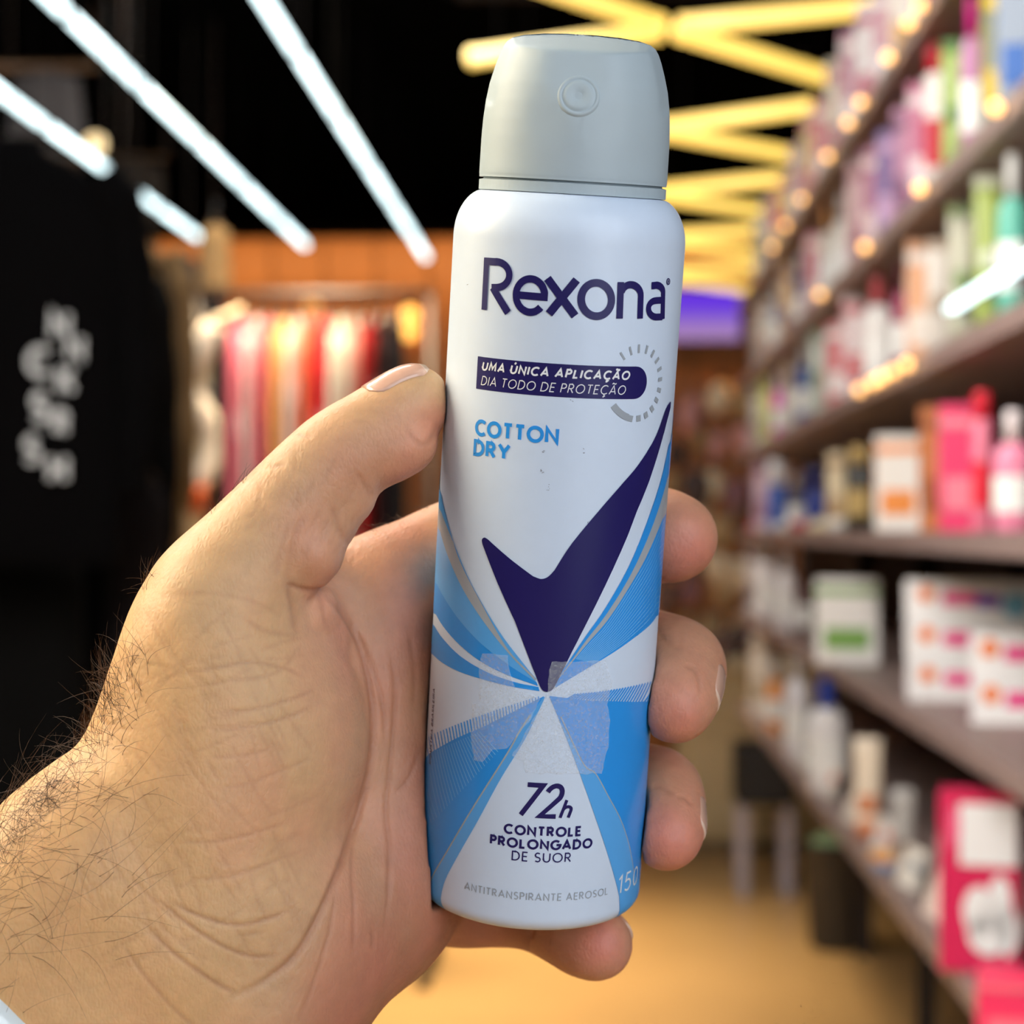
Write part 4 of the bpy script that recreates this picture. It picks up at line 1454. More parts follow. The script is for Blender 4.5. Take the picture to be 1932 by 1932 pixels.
XI = 0.535
SHN = {'A': 'topmost shelf', 'B': 'second shelf from the top', 'C': 'third shelf from the top', 'D': 'eye-level shelf', 'E': 'shelf below eye level', 'F': 'lowest shelf'}
ITEMS = {
    'A': [(1745, 44, 230, 'carton', 'pale grey', (206, 202, 200), (180, 90, 110)), (1703, 38, 215, 'carton', 'cream', (214, 206, 196), (200, 150, 80)), (1668, 34, 205, 'carton', 'mauve', (188, 138, 150), (220, 210, 210)), (1634, 32, 195, 'carton', 'white', (212, 206, 204), (170, 60, 90)), (1603, 28, 185, 'carton', 'plum', (168, 100, 122), (225, 210, 205)), (1575, 26, 175, 'carton', 'sand', (204, 188, 160), (160, 60, 70)), (1549, 24, 168, 'carton', 'red', (196, 58, 70), (230, 200, 190)), (1525, 22, 155, 'carton', 'mustard', (214, 178, 84), (190, 60, 60)), (1503, 20, 145, 'carton', 'dusty pink', (176, 130, 142), (220, 200, 200)), (1483, 18, 135, 'carton', 'yellow', (222, 184, 62), (180, 50, 50)), (1465, 17, 126, 'carton', 'scarlet', (200, 54, 48), (230, 200, 120)), (1448, 16, 116, 'carton', 'beige', (190, 178, 164), (120, 90, 80)), (1432, 15, 108, 'carton', 'olive', (150, 140, 90), (200, 190, 170))],
    'B': [(1918, 58, 300, 'carton', 'steel blue', (150, 162, 178), (70, 110, 180)), (1876, 36, 290, 'carton', 'grey-green', (136, 140, 116), (220, 190, 60)), (1836, 40, 262, 'bottle', 'magenta', (178, 120, 160), (214, 40, 140)), (1802, 42, 236, 'pouch', 'lime', (154, 176, 96), (90, 130, 70)), (1768, 40, 285, 'spray', 'white', (226, 220, 214), (190, 24, 50)), (1734, 34, 236, 'carton', 'rose', (188, 108, 138), (230, 210, 215)), (1703, 30, 222, 'carton', 'lilac', (172, 118, 150), (110, 60, 100)), (1673, 30, 210, 'carton', 'violet', (106, 78, 138), (190, 150, 190)), (1644, 28, 202, 'carton', 'wine', (158, 86, 116), (220, 190, 190)), (1616, 28, 186, 'carton', 'blush', (190, 150, 150), (150, 80, 90)), (1588, 28, 180, 'bottle', 'ivory', (222, 215, 205), (200, 190, 180)), (1560, 26, 166, 'bottle', 'cream', (216, 206, 192), (210, 150, 90)), (1533, 24, 154, 'carton', 'crimson', (178, 58, 80), (220, 180, 170)), (1508, 22, 142, 'bottle', 'navy', (60, 80, 120), (200, 200, 205)), (1485, 20, 132, 'carton', 'ochre', (202, 150, 60), (120, 60, 40)), (1464, 18, 122, 'bottle', 'pale blue', (150, 160, 182), (230, 230, 230)), (1445, 17, 112, 'carton', 'buff', (190, 180, 160), (160, 110, 80)), (1428, 15, 102, 'carton', 'taupe', (166, 140, 128), (90, 70, 60))],
    'C': [(1912, 52, 200, 'bottle', 'teal', (92, 172, 152), (226, 226, 222)), (1866, 46, 226, 'pouch', 'green', (152, 168, 86), (210, 215, 190)), (1818, 50, 196, 'pouch', 'sage', (176, 174, 152), (120, 140, 90)), (1772, 44, 190, 'pouch', 'bone', (204, 196, 186), (170, 150, 130)), (1733, 36, 184, 'carton', 'apricot', (224, 166, 126), (230, 220, 210)), (1699, 28, 185, 'bottle', 'burgundy', (150, 40, 82), (90, 20, 50)), (1657, 50, 206, 'bottle', 'white', (228, 223, 219), (205, 90, 100)), (1613, 38, 194, 'carton', 'shell pink', (218, 196, 196), (196, 80, 88)), (1577, 30, 152, 'carton', 'coral', (202, 84, 92), (235, 225, 220)), (1545, 30, 140, 'pouch', 'mint', (192, 198, 184), (150, 160, 120)), (1516, 24, 122, 'bottle', 'cobalt', (44, 84, 156), (230, 230, 235)), (1491, 22, 118, 'jar', 'pearl', (226, 217, 206), (190, 170, 150)), (1468, 20, 124, 'bottle', 'hot magenta', (236, 74, 200), (240, 220, 235)), (1446, 18, 150, 'carton', 'lemon', (204, 202, 84), (160, 150, 60)), (1427, 16, 140, 'carton', 'stone', (190, 182, 172), (140, 120, 110))],
    'D': [(1912, 66, 226, 'bottle', 'candy pink', (232, 136, 166), (238, 226, 228)), (1854, 36, 262, 'spray', 'rose pink', (226, 120, 146), (224, 36, 60)), (1808, 62, 236, 'carton', 'hot pink', (226, 58, 108), (238, 130, 150)), (1757, 36, 232, 'carton', 'rust brown', (190, 112, 62), (150, 80, 40)), (1696, 76, 178, 'carton', 'white', (230, 224, 217), (232, 140, 60)), (1622, 46, 158, 'spray', 'black', (46, 44, 38), (190, 160, 100)), (1578, 28, 146, 'carton', 'vanilla', (226, 206, 168), (170, 130, 80)), (1540, 36, 118, 'jar', 'royal blue', (40, 60, 142), (30, 34, 90)), (1502, 28, 106, 'bottle', 'slate', (64, 64, 84), (180, 170, 170)), (1468, 34, 132, 'jar', 'azure', (62, 94, 176), (230, 230, 235)), (1436, 22, 150, 'carton', 'orchid', (202, 172, 188), (150, 100, 130))],
    'E': [(1600, 104, 158, 'carton', 'white', (230, 226, 222), (116, 160, 76)), (1515, 22, 140, 'bottle', 'brown', (96, 66, 62), (60, 40, 40)), (1482, 32, 150, 'bottle', 'chalk', (228, 222, 222), (200, 205, 210)), (1445, 30, 168, 'bottle', 'snow', (230, 224, 224), (180, 190, 190)), (1420, 18, 120, 'carton', 'ash', (206, 198, 196), (120, 100, 100))],
    'F': [(1846, 128, 330, 'carton', 'crimson pink', (214, 34, 88), (240, 238, 238)), (1702, 38, 168, 'tube', 'silver', (170, 166, 162), (110, 80, 60)), (1636, 46, 188, 'tube', 'cream', (238, 220, 196), (214, 128, 80)), (1560, 64, 214, 'bottle', 'milky', (230, 226, 226), (26, 74, 190)), (1504, 42, 204, 'bottle', 'chalk white', (226, 222, 226), (232, 232, 236)), (1462, 26, 132, 'bottle', 'amber', (232, 148, 66), (220, 220, 225)), (1432, 26, 150, 'carton', 'linen', (222, 212, 198), (180, 160, 130))],
}
glossy = dict(rough=0.35)


def product(kind, name_col, colr_, acc, w, h, t, loc, rz, label):
    m = cmat(*colr_, rough=0.38, tag='pack', noise=0.06, scale=30)
    a = cmat(*acc, rough=0.38, tag='pack', noise=0.06, scale=30)
    nm = {'carton': 'carton', 'bottle': 'bottle', 'pouch': 'refill_pouch', 'spray': 'spray_can', 'jar': 'jar', 'tube': 'squeeze_tube'}[kind]
    e = empty(nm, loc, rz)
    if kind == 'carton':
        bm_link('box_body', box_bm(w, t, h, 0, 0, h / 2, min(w, h) * 0.02), m, e)
        bm_link('print_panel', box_bm(w * 0.72, 0.002, h * 0.26, 0, -t / 2 - 0.0005, h * 0.3, 0), a, e)
        bm_link('print_band', box_bm(w * 0.98, 0.002, h * 0.09, 0, -t / 2 - 0.0005, h * 0.86, 0), a, e)
        bm_link('side_panel', box_bm(0.002, t * 0.8, h * 0.5, -w / 2 - 0.0005, 0, h * 0.5, 0), a, e)
        bm_link('tuck_flap', box_bm(w * 0.9, t * 0.5, 0.0015, 0, -t * 0.2, h, 0), m, e)
    elif kind in ('bottle', 'spray'):
        r = w / 2
        sy = 0.62 if kind == 'bottle' else 1.0
        hb = h * (0.74 if kind == 'bottle' else 0.8)
        pr = [(0, 0), (r * 0.9, 0), (r, h * 0.02), (r, hb * 0.82), (r * 0.93, hb * 0.9), (r * 0.6, hb * 0.97), (r * 0.36, hb), (0, hb)] if kind == 'bottle' else [(0, 0), (r * 0.95, 0), (r, h * 0.01), (r, hb * 0.95), (r * 0.85, hb), (0, hb)]
        v, f = lathe(pr, 20, 1, sy)
        py_link('bottle_body' if kind == 'bottle' else 'can_body', v, f, m, e, True)
        rc = r * (0.42 if kind == 'bottle' else 0.82)
        v, f = lathe([(0, hb), (rc, hb), (rc, h * 0.97), (rc * 0.85, h), (0, h)], 18)
        py_link('cap', v, f, a, e, True)
        v, f = lathe([(r * 1.01, hb * 0.22), (r * 1.01, hb * 0.62)], 20, 1, sy)
        py_link('label_wrap', v, f, a if kind == 'spray' else cmat(236, 234, 230, rough=0.4, tag='pack', noise=0.06, scale=30), e, True)
    elif kind == 'jar':
        r = w / 2
        v, f = lathe([(0, 0), (r * 0.92, 0), (r, h * 0.06), (r, h * 0.6), (r * 0.9, h * 0.66), (0, h * 0.66)], 20)
        py_link('jar_body', v, f, m, e, True)
        v, f = lathe([(0, h * 0.66), (r * 0.98, h * 0.66), (r * 0.98, h * 0.97), (r * 0.9, h), (0, h)], 20)
        py_link('lid', v, f, a, e, True)
    elif kind == 'tube':
        vs, fs = [], []
        N = 18
        for j in range(9):
            q = j / 8
            z = h * (0.16 + 0.84 * q)
            for k in range(N):
                an = 2 * math.pi * k / N
                vs.append((w / 2 * (0.86 + 0.14 * q) * math.cos(an), (t * 0.32 * (1 - q) + 0.001) * math.sin(an), z))
        for j in range(8):
            for k in range(N):
                fs.append((j * N + k, j * N + (k + 1) % N, (j + 1) * N + (k + 1) % N, (j + 1) * N + k))
        fs.append(tuple(range(8 * N, 9 * N)))
        py_link('tube_body', vs, fs, m, e, True)
        v, f = lathe([(0, 0), (w * 0.4, 0), (w * 0.43, h * 0.17), (0, h * 0.17)], 18, 1, 0.7)
        py_link('cap', v, f, a, e, True)
        bm_link('print_band', box_bm(w * 0.6, 0.002, h * 0.18, 0, -t * 0.28, h * 0.34, 0), a, e)
    else:
        vs, fs = [], []
        N = 20
        for j in range(11):
            q = j / 10
            fat = math.sin(math.pi * min(1, (0.06 + 0.94 * q))) ** 0.7 * (1 - 0.35 * q)
            for k in range(N):
                an = 2 * math.pi * k / N
                vs.append((w / 2 * (1 - 0.08 * math.sin(q * 3.1)) * math.copysign(abs(math.cos(an)) ** 0.6, math.cos(an)), t * 0.5 * max(fat, 0.04) * math.sin(an), h * 0.93 * q))
        for j in range(10):
            for k in range(N):
                fs.append((j * N + k, j * N + (k + 1) % N, (j + 1) * N + (k + 1) % N, (j + 1) * N + k))
        fs.append(tuple(range(N - 1, -1, -1))); fs.append(tuple(range(10 * N, 11 * N)))
        py_link('pouch_body', vs, fs, m, e, True)
        bm_link('sealed_edge', box_bm(w * 0.98, 0.003, h * 0.08, 0, 0, h * 0.96, 0), a, e)
        v, f = lathe([(0, 0), (w * 0.3, 0), (w * 0.3, 0.002), (0, 0.002)], 16)
        Mx = Matrix.Translation((0, -t * 0.44, h * 0.45)) @ Matrix.Rotation(math.radians(90), 4, 'X') @ Matrix.Scale(1.3, 4, (0, 1, 0))
        py_link('label_spot', [Mx @ Vector(p) for p in v], f, a, e, True)
    tag(e, label, {'carton': 'box', 'bottle': 'bottle', 'pouch': 'pouch', 'spray': 'spray can', 'jar': 'jar', 'tube': 'tube'}[kind])
    return e


KN = {'carton': 'carton', 'bottle': 'bottle with a cap', 'pouch': 'refill pouch', 'spray': 'spray can', 'jar': 'lidded jar', 'tube': 'squeeze tube'}
for sh, its in ITEMS.items():
    seen = {}
    for (px, wp, hp, kind, cn, c1, c2) in its:
        y = XI * F / (px - 1130)
        p = AW(px, 1000, y)
        w = wp * y / F
        h = min(hp * y / F, {'A': 0.4, 'B': 0.238, 'C': 0.218, 'D': 0.236, 'E': 0.25, 'F': 0.285}[sh])
        if sh in 'BC':
            h = max(h, {'B': 0.244, 'C': 0.222}[sh] * random.uniform(0.82, 0.98))
        if sh == 'A':
            h = max(h, 0.24 * random.uniform(0.8, 1.1))
        w *= 1.12
        t = min(max(w * 0.7, 0.03), 0.07)
        rz = -math.radians(12)
        product(kind, cn, c1, c2, w, h, t, (p.x, y, CAMH + SH[sh] + 0.0005), rz, '%s %s standing on the %s' % (cn, KN[kind], SHN[sh]))

# dental cartons piled flat on the shelf below eye level
for col_, (px, n) in enumerate(((1800, 3), (1905, 2))):
    y = 0.60 * F / (px - 1130) * (1.0 if col_ == 0 else 1.02)
    p = AW(px, 1000, y)
    for k in range(n):
        w, h, t = 0.215, 0.066, 0.055
        if col_ == 1:
            w = 0.17
        e = empty('carton', (p.x + 0.03, y, CAMH + SH['E'] + 0.0005 + k * (h + 0.001)), -math.radians(9 + 4 * k))
        bm_link('box_body', box_bm(w, t, h, 0, 0, h / 2, 0.001), cmat(236, 234, 234, rough=0.35, tag='pack', noise=0.03, scale=30), e)
        bm_link('pink_panel', box_bm(w * 0.27, 0.001, h * 0.34, -w * 0.08, -t / 2 - 0.0004, h * 0.55), cmat(232, 30, 130, rough=0.35, tag='pack'), e)
        bm_link('purple_panel', box_bm(w * 0.2, 0.001, h * 0.34, w * 0.13, -t / 2 - 0.0004, h * 0.5), cmat(110, 20, 180, rough=0.35, tag='pack'), e)
        v, f = lathe([(0, 0), (h * 0.2, 0), (h * 0.2, 0.0012), (0, 0.0012)], 20)
        Mx = Matrix.Translation((-w * 0.34, -t / 2, h * 0.66)) @ Matrix.Rotation(math.radians(90), 4, 'X')
        py_link('orange_dot', [Mx @ Vector(q) for q in v], f, cmat(238, 120, 30, rough=0.35, tag='pack'), e)
        Mx = Matrix.Translation((w * 0.34, -t / 2, h * 0.4)) @ Matrix.Rotation(math.radians(90), 4, 'X') @ Matrix.Scale(1.7, 4)
        py_link('blue_seal', [Mx @ Vector(q) for q in v], f, cmat(120, 190, 224, rough=0.35, tag='pack'), e)
        bm_link('side_panel', box_bm(0.001, t * 0.8, h * 0.7, -w / 2 - 0.0004, 0, h * 0.5), cmat(226, 190, 200, rough=0.35, tag='pack'), e)
        tag(e, 'white dental carton with pink and purple panels, %s of the %s pile' % (['bottom', 'second', 'top'][k] if n == 3 else ['bottom', 'top'][k], ['taller', 'lower'][col_]), 'box', 'piled dental cartons')

# white rounded lettering shapes on the big crimson pack, and the pink pack under it
big = [o for o in COL.objects if o.get('label', '').startswith('crimson pink')][0]
bw = XI * F / (1846 - 1130) / F * 128 * 1.12
bt = min(max(bw * 0.7, 0.03), 0.07)
wm = cmat(240, 240, 242, rough=0.35, tag='pack', noise=0.03, scale=30)
for ch in list(big.children):
    if ch.name.startswith('print_'):
        bpy.data.objects.remove(ch)
bm_link('white_panel', box_bm(bw * 0.72, 0.001, 0.085, bw * 0.12, -bt / 2 - 0.0006, 0.19), wm, big)
for (x_, z_, rx_, rz_2) in [(0.0, 0.085, 0.2, 0.034), (0.26, 0.095, 0.15, 0.04), (0.12, 0.055, 0.26, 0.03), (0.36, 0.06, 0.12, 0.035), (-0.3, 0.2, 0.07, 0.03)]:
    vs = [(bw * (x_ + rx_ * math.cos(a_)), 0, z_ + rz_2 * math.sin(a_)) for a_ in np.linspace(0, 2 * math.pi, 24, endpoint=False)]
    vs = [(q[0], -bt / 2 - 0.0004 - 0.0012 * k_, q[2]) for k_ in (0, 1) for q in vs]
    fs = [tuple(range(47, 23, -1))] + [(i_, (i_ + 1) % 24, 24 + (i_ + 1) % 24, 24 + i_) for i_ in range(24)]
    py_link('print_blob', vs, fs, wm if x_ > -0.2 else cmat(240, 110, 150, rough=0.35, tag='pack'), big)
y = XI * F / (1905 - 1130) * 0.93
p = AW(1905, 1000, y)
e = product('carton', 'neon pink', (250, 56, 104), (250, 120, 140), 0.085, 0.085, 0.06, (p.x, y - 0.02, CAMH + SH['F'] + 0.0005), -0.2, 'small neon pink carton before the crimson pink carton on the lowest shelf')
tin = empty('tin', AW(1680, 1000, 0.53 * F / 550))
tin.location.z = CAMH + SH['F'] + 0.0005
v, f = lathe([(0, 0), (0.034, 0), (0.036, 0.003), (0.036, 0.02), (0.034, 0.022), (0, 0.022)], 24)
py_link('tin_body', v, f, cmat(120, 150, 190, rough=0.3, tag='tin'), tin, True)
v, f = lathe([(0.037, 0.016), (0.037, 0.03), (0.034, 0.032), (0, 0.032)], 24)
py_link('lid', v, f, cmat(222, 150, 50, rough=0.3, tag='tin'), tin, True)
tag(tin, 'flat round tin with an orange lid on the lowest shelf', 'tin')
for k, (px, c_) in enumerate([(1790, (240, 234, 226)), (1740, (238, 214, 200)), (1690, (236, 228, 216)), (1640, (232, 226, 220)), (1590, (236, 222, 206)), (1545, (240, 230, 214)), (1500, (226, 220, 210))]):
    y = 0.512 * F / (px - 1130)
    e = empty('price_card', (0.512 + 0.01, y, CAMH + SH['F'] + 0.0005), -math.pi / 2 + 0.15)
    q = bm_link('card', box_bm(0.11, 0.0012, 0.07, 0, 0, 0.035), cmat(*c_, rough=0.6, tag='card'), e)
    q.rotation_euler = (-0.35, 0, 0)
    bm_link('card_print', box_bm(0.04, 0.0006, 0.02, 0.02, -0.001, 0.04), cmat(214, 110, 90, rough=0.6, tag='card') if k % 2 else cmat(90, 110, 130, rough=0.6, tag='card'), q)
    bm_link('foot', box_bm(0.11, 0.03, 0.0012, 0, 0.014, 0.0006), cmat(*c_, rough=0.6, tag='card'), e)
    tag(e, '%s price card leaning at the front of the lowest shelf' % ORD[k], 'card', 'price cards on the lowest shelf')
# white and pink blossom sprigs lying at the front of the eye-level shelf
for k, (px, c_) in enumerate([(1580, (230, 224, 216)), (1545, (240, 222, 180)), (1512, (200, 60, 70)), (1480, (240, 236, 226)), (1452, (222, 214, 206)), (1426, (190, 60, 90))]):
    y = 0.52 * F / (px - 1130)
    e = empty('fabric_flower', (0.535, y, CAMH + SH['D'] + 0.0005))
    for j in range(6):
        an = j / 6 * 6.28
        vs, fs = lathe([(0, 0), (0.016, 0.006), (0.02, 0.016), (0.012, 0.024), (0, 0.026)], 10, 1, 0.6)
        Mx = Matrix.Translation((0.02 * math.cos(an), 0.02 * math.sin(an), 0.002)) @ Matrix.Rotation(an, 4, 'Z') @ Matrix.Rotation(0.5, 4, 'Y')
        py_link('petal', [Mx @ Vector(q) for q in vs], fs, cmat(*c_, rough=0.7, tag='cloth'), e, True)
    vs, fs = lathe([(0, 0), (0.012, 0.01), (0.01, 0.026), (0, 0.03)], 10)
    py_link('flower_centre', vs, fs, cmat(226, 180, 80, rough=0.7, tag='cloth'), e, True)
    tag(e, '%s fabric flower lying on the edge of the eye-level shelf' % ORD[k], 'flower', 'fabric flowers on the eye-level shelf')
# warm puck lights along the shelf edges
puck = mat('puck_amber', (1, 0.7, 0.3, 1), 0.4, emit=(1.0, 0.50, 0.14), strength=3.2)
PK = {'A': [1742, 1722, 1682, 1630, 1606, 1567, 1517, 1486, 1461], 'B': [1885, 1741, 1637, 1552], 'C': [1716, 1690, 1668, 1652, 1626]}
for sh, xs in PK.items():
    for k, px in enumerate(xs):
        y = 0.492 * F / (px - 1130)
        e = empty('puck_light', (0.484, y, CAMH + SH[sh] - 0.01))
        r = 0.0085
        v, f = lathe([(0, -r)] + [(r * math.cos(math.radians(a)), r * math.sin(math.radians(a))) for a in range(-75, 90, 15)] + [(0, r)], 12)
        py_link('lens', v, f, puck, e, True)
        bm_link('clip', box_bm(0.01, 0.008, 0.008, 0.009, 0, 0), brass, e)
        tag(e, '%s amber puck light on the rail of the %s' % (ORD[k], SHN[sh]), 'light', 'puck lights')
# cool strip under the third shelf at the near end
a = Vector((0.52, 1.95, CAMH + SH['C'] + 0.075)); 
tube_y0, tube_y1 = 2.05, 2.86
e = empty('shelf_strip_light', (0.515, (tube_y0 + tube_y1) / 2, CAMH + SH['B'] - 0.20))
v, f = tube([Vector((0, tube_y0 - e.location.y, 0)), Vector((0, tube_y1 - e.location.y, 0))], 0.008, 12)
py_link('diffuser', v, f, coolm, e, True)
bm_link('channel', box_bm(0.006, tube_y1 - tube_y0, 0.014, 0.011, 0, 0), alum, e)
for yy in (-0.38, 0.38):
    bm_link('drop_rod', box_bm(0.003, 0.003, 0.165, 0.012, yy, 0.0895), alum, e)
tag(e, 'cool white strip light hung before the third shelf', 'light')

# ------------------------------------------------------------------ beyond the shelving: pouches on an end panel, counter, stool, bin
gp = empty('wire_display_rack', (0.46, 7.75, 0))
grid = mat('wire_dark', srgb(60, 48, 44), 0.5)
for k in range(8):
    wbox('grid_wire', 0.24 + k * 0.065 - 0.003, 0.24 + k * 0.065 + 0.003, 7.747, 7.753, 1.0, 2.12, grid, gp)
for k in range(8):
    wbox('cross_wire', 0.15, 0.81, 7.753, 7.759, 1.02 + k * 0.15 - 0.003, 1.02 + k * 0.15 + 0.003, grid, gp)
for s in (0.15, 0.81):
    wbox('side_post', s - 0.012, s + 0.012, 7.74, 7.765, 1.0, 2.15, grid, gp)
    wbox('drop_rod', s - 0.004, s + 0.004, 7.748, 7.757, 2.15, ZC, grid, gp)
tag(gp, 'dark wire display rack hung with pouches beyond the shelving', 'display rack')
PC = [((140, 96, 90), 'dusty rose'), ((96, 70, 62), 'brown'), ((176, 124, 122), 'pale pink'), ((60, 46, 44), 'near-black'), ((190, 172, 146), 'cream'), ((112, 76, 84), 'mauve'), ((150, 122, 86), 'straw')]
pouch_proto = {}
for r_ in range(7):
    for c_ in range(5):
        k = (r_ * 3 + c_ * 2 + (r_ * c_) % 3) % 7
        cc, cn = PC[k]
        if k not in pouch_proto:
            vs, fs = [], []
            N = 14
            for j in range(9):
                q = j / 8
                rr_ = math.sin(math.pi * (0.12 + 0.83 * q)) ** 0.6
                for i in range(N):
                    an = 2 * math.pi * i / N
                    vs.append((0.046 * rr_ * math.cos(an) * (1 + 0.06 * math.cos(3 * an)), 0.026 * rr_ * math.sin(an), -0.02 - 0.115 * q))
            for j in range(8):
                for i in range(N):
                    fs.append((j * N + i, (j + 1) * N + i, (j + 1) * N + (i + 1) % N, j * N + (i + 1) % N))
            fs.append(tuple(range(N))); fs.append(tuple(range(9 * N - 1, 8 * N - 1, -1)))
            me = bpy.data.meshes.new('pouch_body'); me.from_pydata(vs, [], fs); me.materials.append(cmat(*cc, rough=0.8, tag='cloth', noise=0.2, scale=60)); me.update()
            me.polygons.foreach_set('use_smooth', [True] * len(me.polygons))
            v, f = tube([(-0.012, 0, -0.026), (-0.009, 0.004, 0.004), (0, 0.008, 0.014), (0.009, 0.004, 0.004), (0.012, 0, -0.026)], 0.002, 6)
            ml = bpy.data.meshes.new('loop'); ml.from_pydata([tuple(x) for x in v], [], f); ml.materials.append(cmat(120, 90, 80, rough=0.8, tag='cloth')); ml.update()
            pouch_proto[k] = (me, ml)
        e = empty('hanging_pouch', (0.27 + c_ * 0.098 + random.uniform(-0.03, 0.03) + 0.03 * (r_ % 2), 7.712 - 0.03 * random.random(), 2.07 - r_ * 0.155 + random.uniform(-0.04, 0.04)), random.uniform(-0.9, 0.9))
        e.rotation_euler[1] = random.uniform(-0.5, 0.5)
        e.scale = (random.uniform(0.8, 1.35),) * 3
        link('pouch_body', pouch_proto[k][0], None, e); link('loop', pouch_proto[k][1], None, e)
        tag(e, '%s fabric pouch, %s from the can in the %s row of the rack' % (cn, ['first', 'second', 'third', 'fourth', 'fifth'][c_], ['top', 'second', 'third', 'fourth', 'fifth', 'sixth', 'bottom'][r_]), 'pouch', 'pouches on the wire display rack')
ct = empty('display_counter', (0.72, 9.3, 0))
wbox('cabinet', 0.36, 1.1, 9.0, 9.6, 0.06, 0.86, cmat(196, 172, 128, rough=0.5, tag='wood', noise=0.1), ct)
wbox('plinth', 0.4, 1.06, 9.04, 9.56, 0.0, 0.06, cmat(120, 100, 70, rough=0.5, tag='wood'), ct)
wbox('counter_top', 0.33, 1.13, 8.97, 9.63, 0.86, 0.9, cmat(226, 212, 180, rough=0.4, tag='wood'), ct)
wbox('door_panel', 0.4, 0.72, 8.985, 9.0, 0.12, 0.8, cmat(206, 184, 142, rough=0.5, tag='wood'), ct)
tag(ct, 'pale wooden counter standing past the shelving', 'counter')
for k, (x, c_) in enumerate([(0.42, (234, 226, 206)), (0.53, (226, 210, 176)), (0.64, (238, 234, 224)), (0.76, (214, 196, 160))]):
    product('jar' if k % 2 else 'bottle', '', c_, (200, 180, 140), 0.085, 0.2, 0.07, (x, 9.15, 0.9005), 0, '%s %s on the pale wooden counter' % (['cream', 'tan', 'ivory', 'sandy'][k], ['tall bottle', 'lidded jar', 'capped bottle', 'squat jar'][k]))
st = empty('stool', (0.68, 8.05, 0))
bm_link('seat', box_bm(0.24, 0.3, 0.24, 0, 0, 0.50, 0.015), cmat(20, 20, 22, rough=0.6, tag='seat'), st)
for sx_, sy_ in ((-0.09, -0.1), (0.09, -0.1), (-0.09, 0.12), (0.09, 0.12)):
    bm_link('leg', box_bm(0.04, 0.03, 0.38, sx_, sy_, 0.19, 0.004), cmat(176, 172, 186, rough=0.4, tag='leg'), st)
tag(st, 'stool with a thick black seat and pale grey legs', 'stool')
bn = empty('wire_bin', (0.86, 7.0, 0))
v, f = lathe([(0, 0.003), (0.095, 0.003), (0.105, 0.02), (0.125, 0.36), (0.13, 0.375), (0.122, 0.375), (0.118, 0.36), (0.1, 0.02), (0, 0.01)], 28, 1, 0.85)
py_link('bin_body', v, f, mat('bin_mesh', srgb(52, 48, 44), 0.6, noise=0.5, scale=90), bn, True)
v, f = lathe([(0.118, 0.365), (0.134, 0.365), (0.134, 0.382), (0.118, 0.382)], 28, 1, 0.85)
py_link('rim', v, f, cmat(30, 30, 30, rough=0.4, tag='rim'), bn, True)
v, f = lathe([(0, 0.34), (0.11, 0.34), (0.1, 0.39), (0.05, 0.41), (0, 0.412)], 16, 1, 0.8)
py_link('liner', v, f, cmat(150, 184, 140, rough=0.5, tag='liner'), bn, True)
tag(bn, 'dark mesh waste bin with a green liner under the lowest shelf', 'bin')
# ------------------------------------------------------------------ clothes on the other side of the aisle
def fabric(r, g, b, rough=0.85):
    return mat('fabric_%d_%d_%d' % (r, g, b), srgb(r, g, b), rough, noise=0.18, scale=14, spec=0.15)


hookm = mat('hanger_dark', srgb(54, 40, 30), 0.5)


def hanger(x, y, z, rz, half, label, group, wire=False):
    e = empty('clothes_hanger', (x, y, z), rz)
    pts = [Vector((-half, 0, -0.075)), Vector((-half * 0.5, 0, -0.03)), Vector((0, 0, 0.0)), Vector((half * 0.5, 0, -0.03)), Vector((half, 0, -0.075))]
    v, f = tube(pts, [0.007, 0.009, 0.01, 0.009, 0.007], 8)
    py_link('shoulder_bar', v, f, hookm, e, True)
    hk = [Vector((0, 0, 0.005)), Vector((0, 0, 0.045))] + [Vector((0, 0.02 - 0.02 * math.cos(a), 0.045 + 0.02 * math.sin(a))) for a in np.linspace(0.3, 3.6, 9)]
    v, f = tube(hk, 0.0025, 6)
    py_link('hook', v, f, alum, e, True)
    if wire:
        v, f = tube([Vector((0, 0, 0.06)), Vector((0, 0, ZC - z))], 0.002, 6)
        py_link('suspension_wire', v, f, hookm, e)
    tag(e, label, 'hanger', group)
    return e


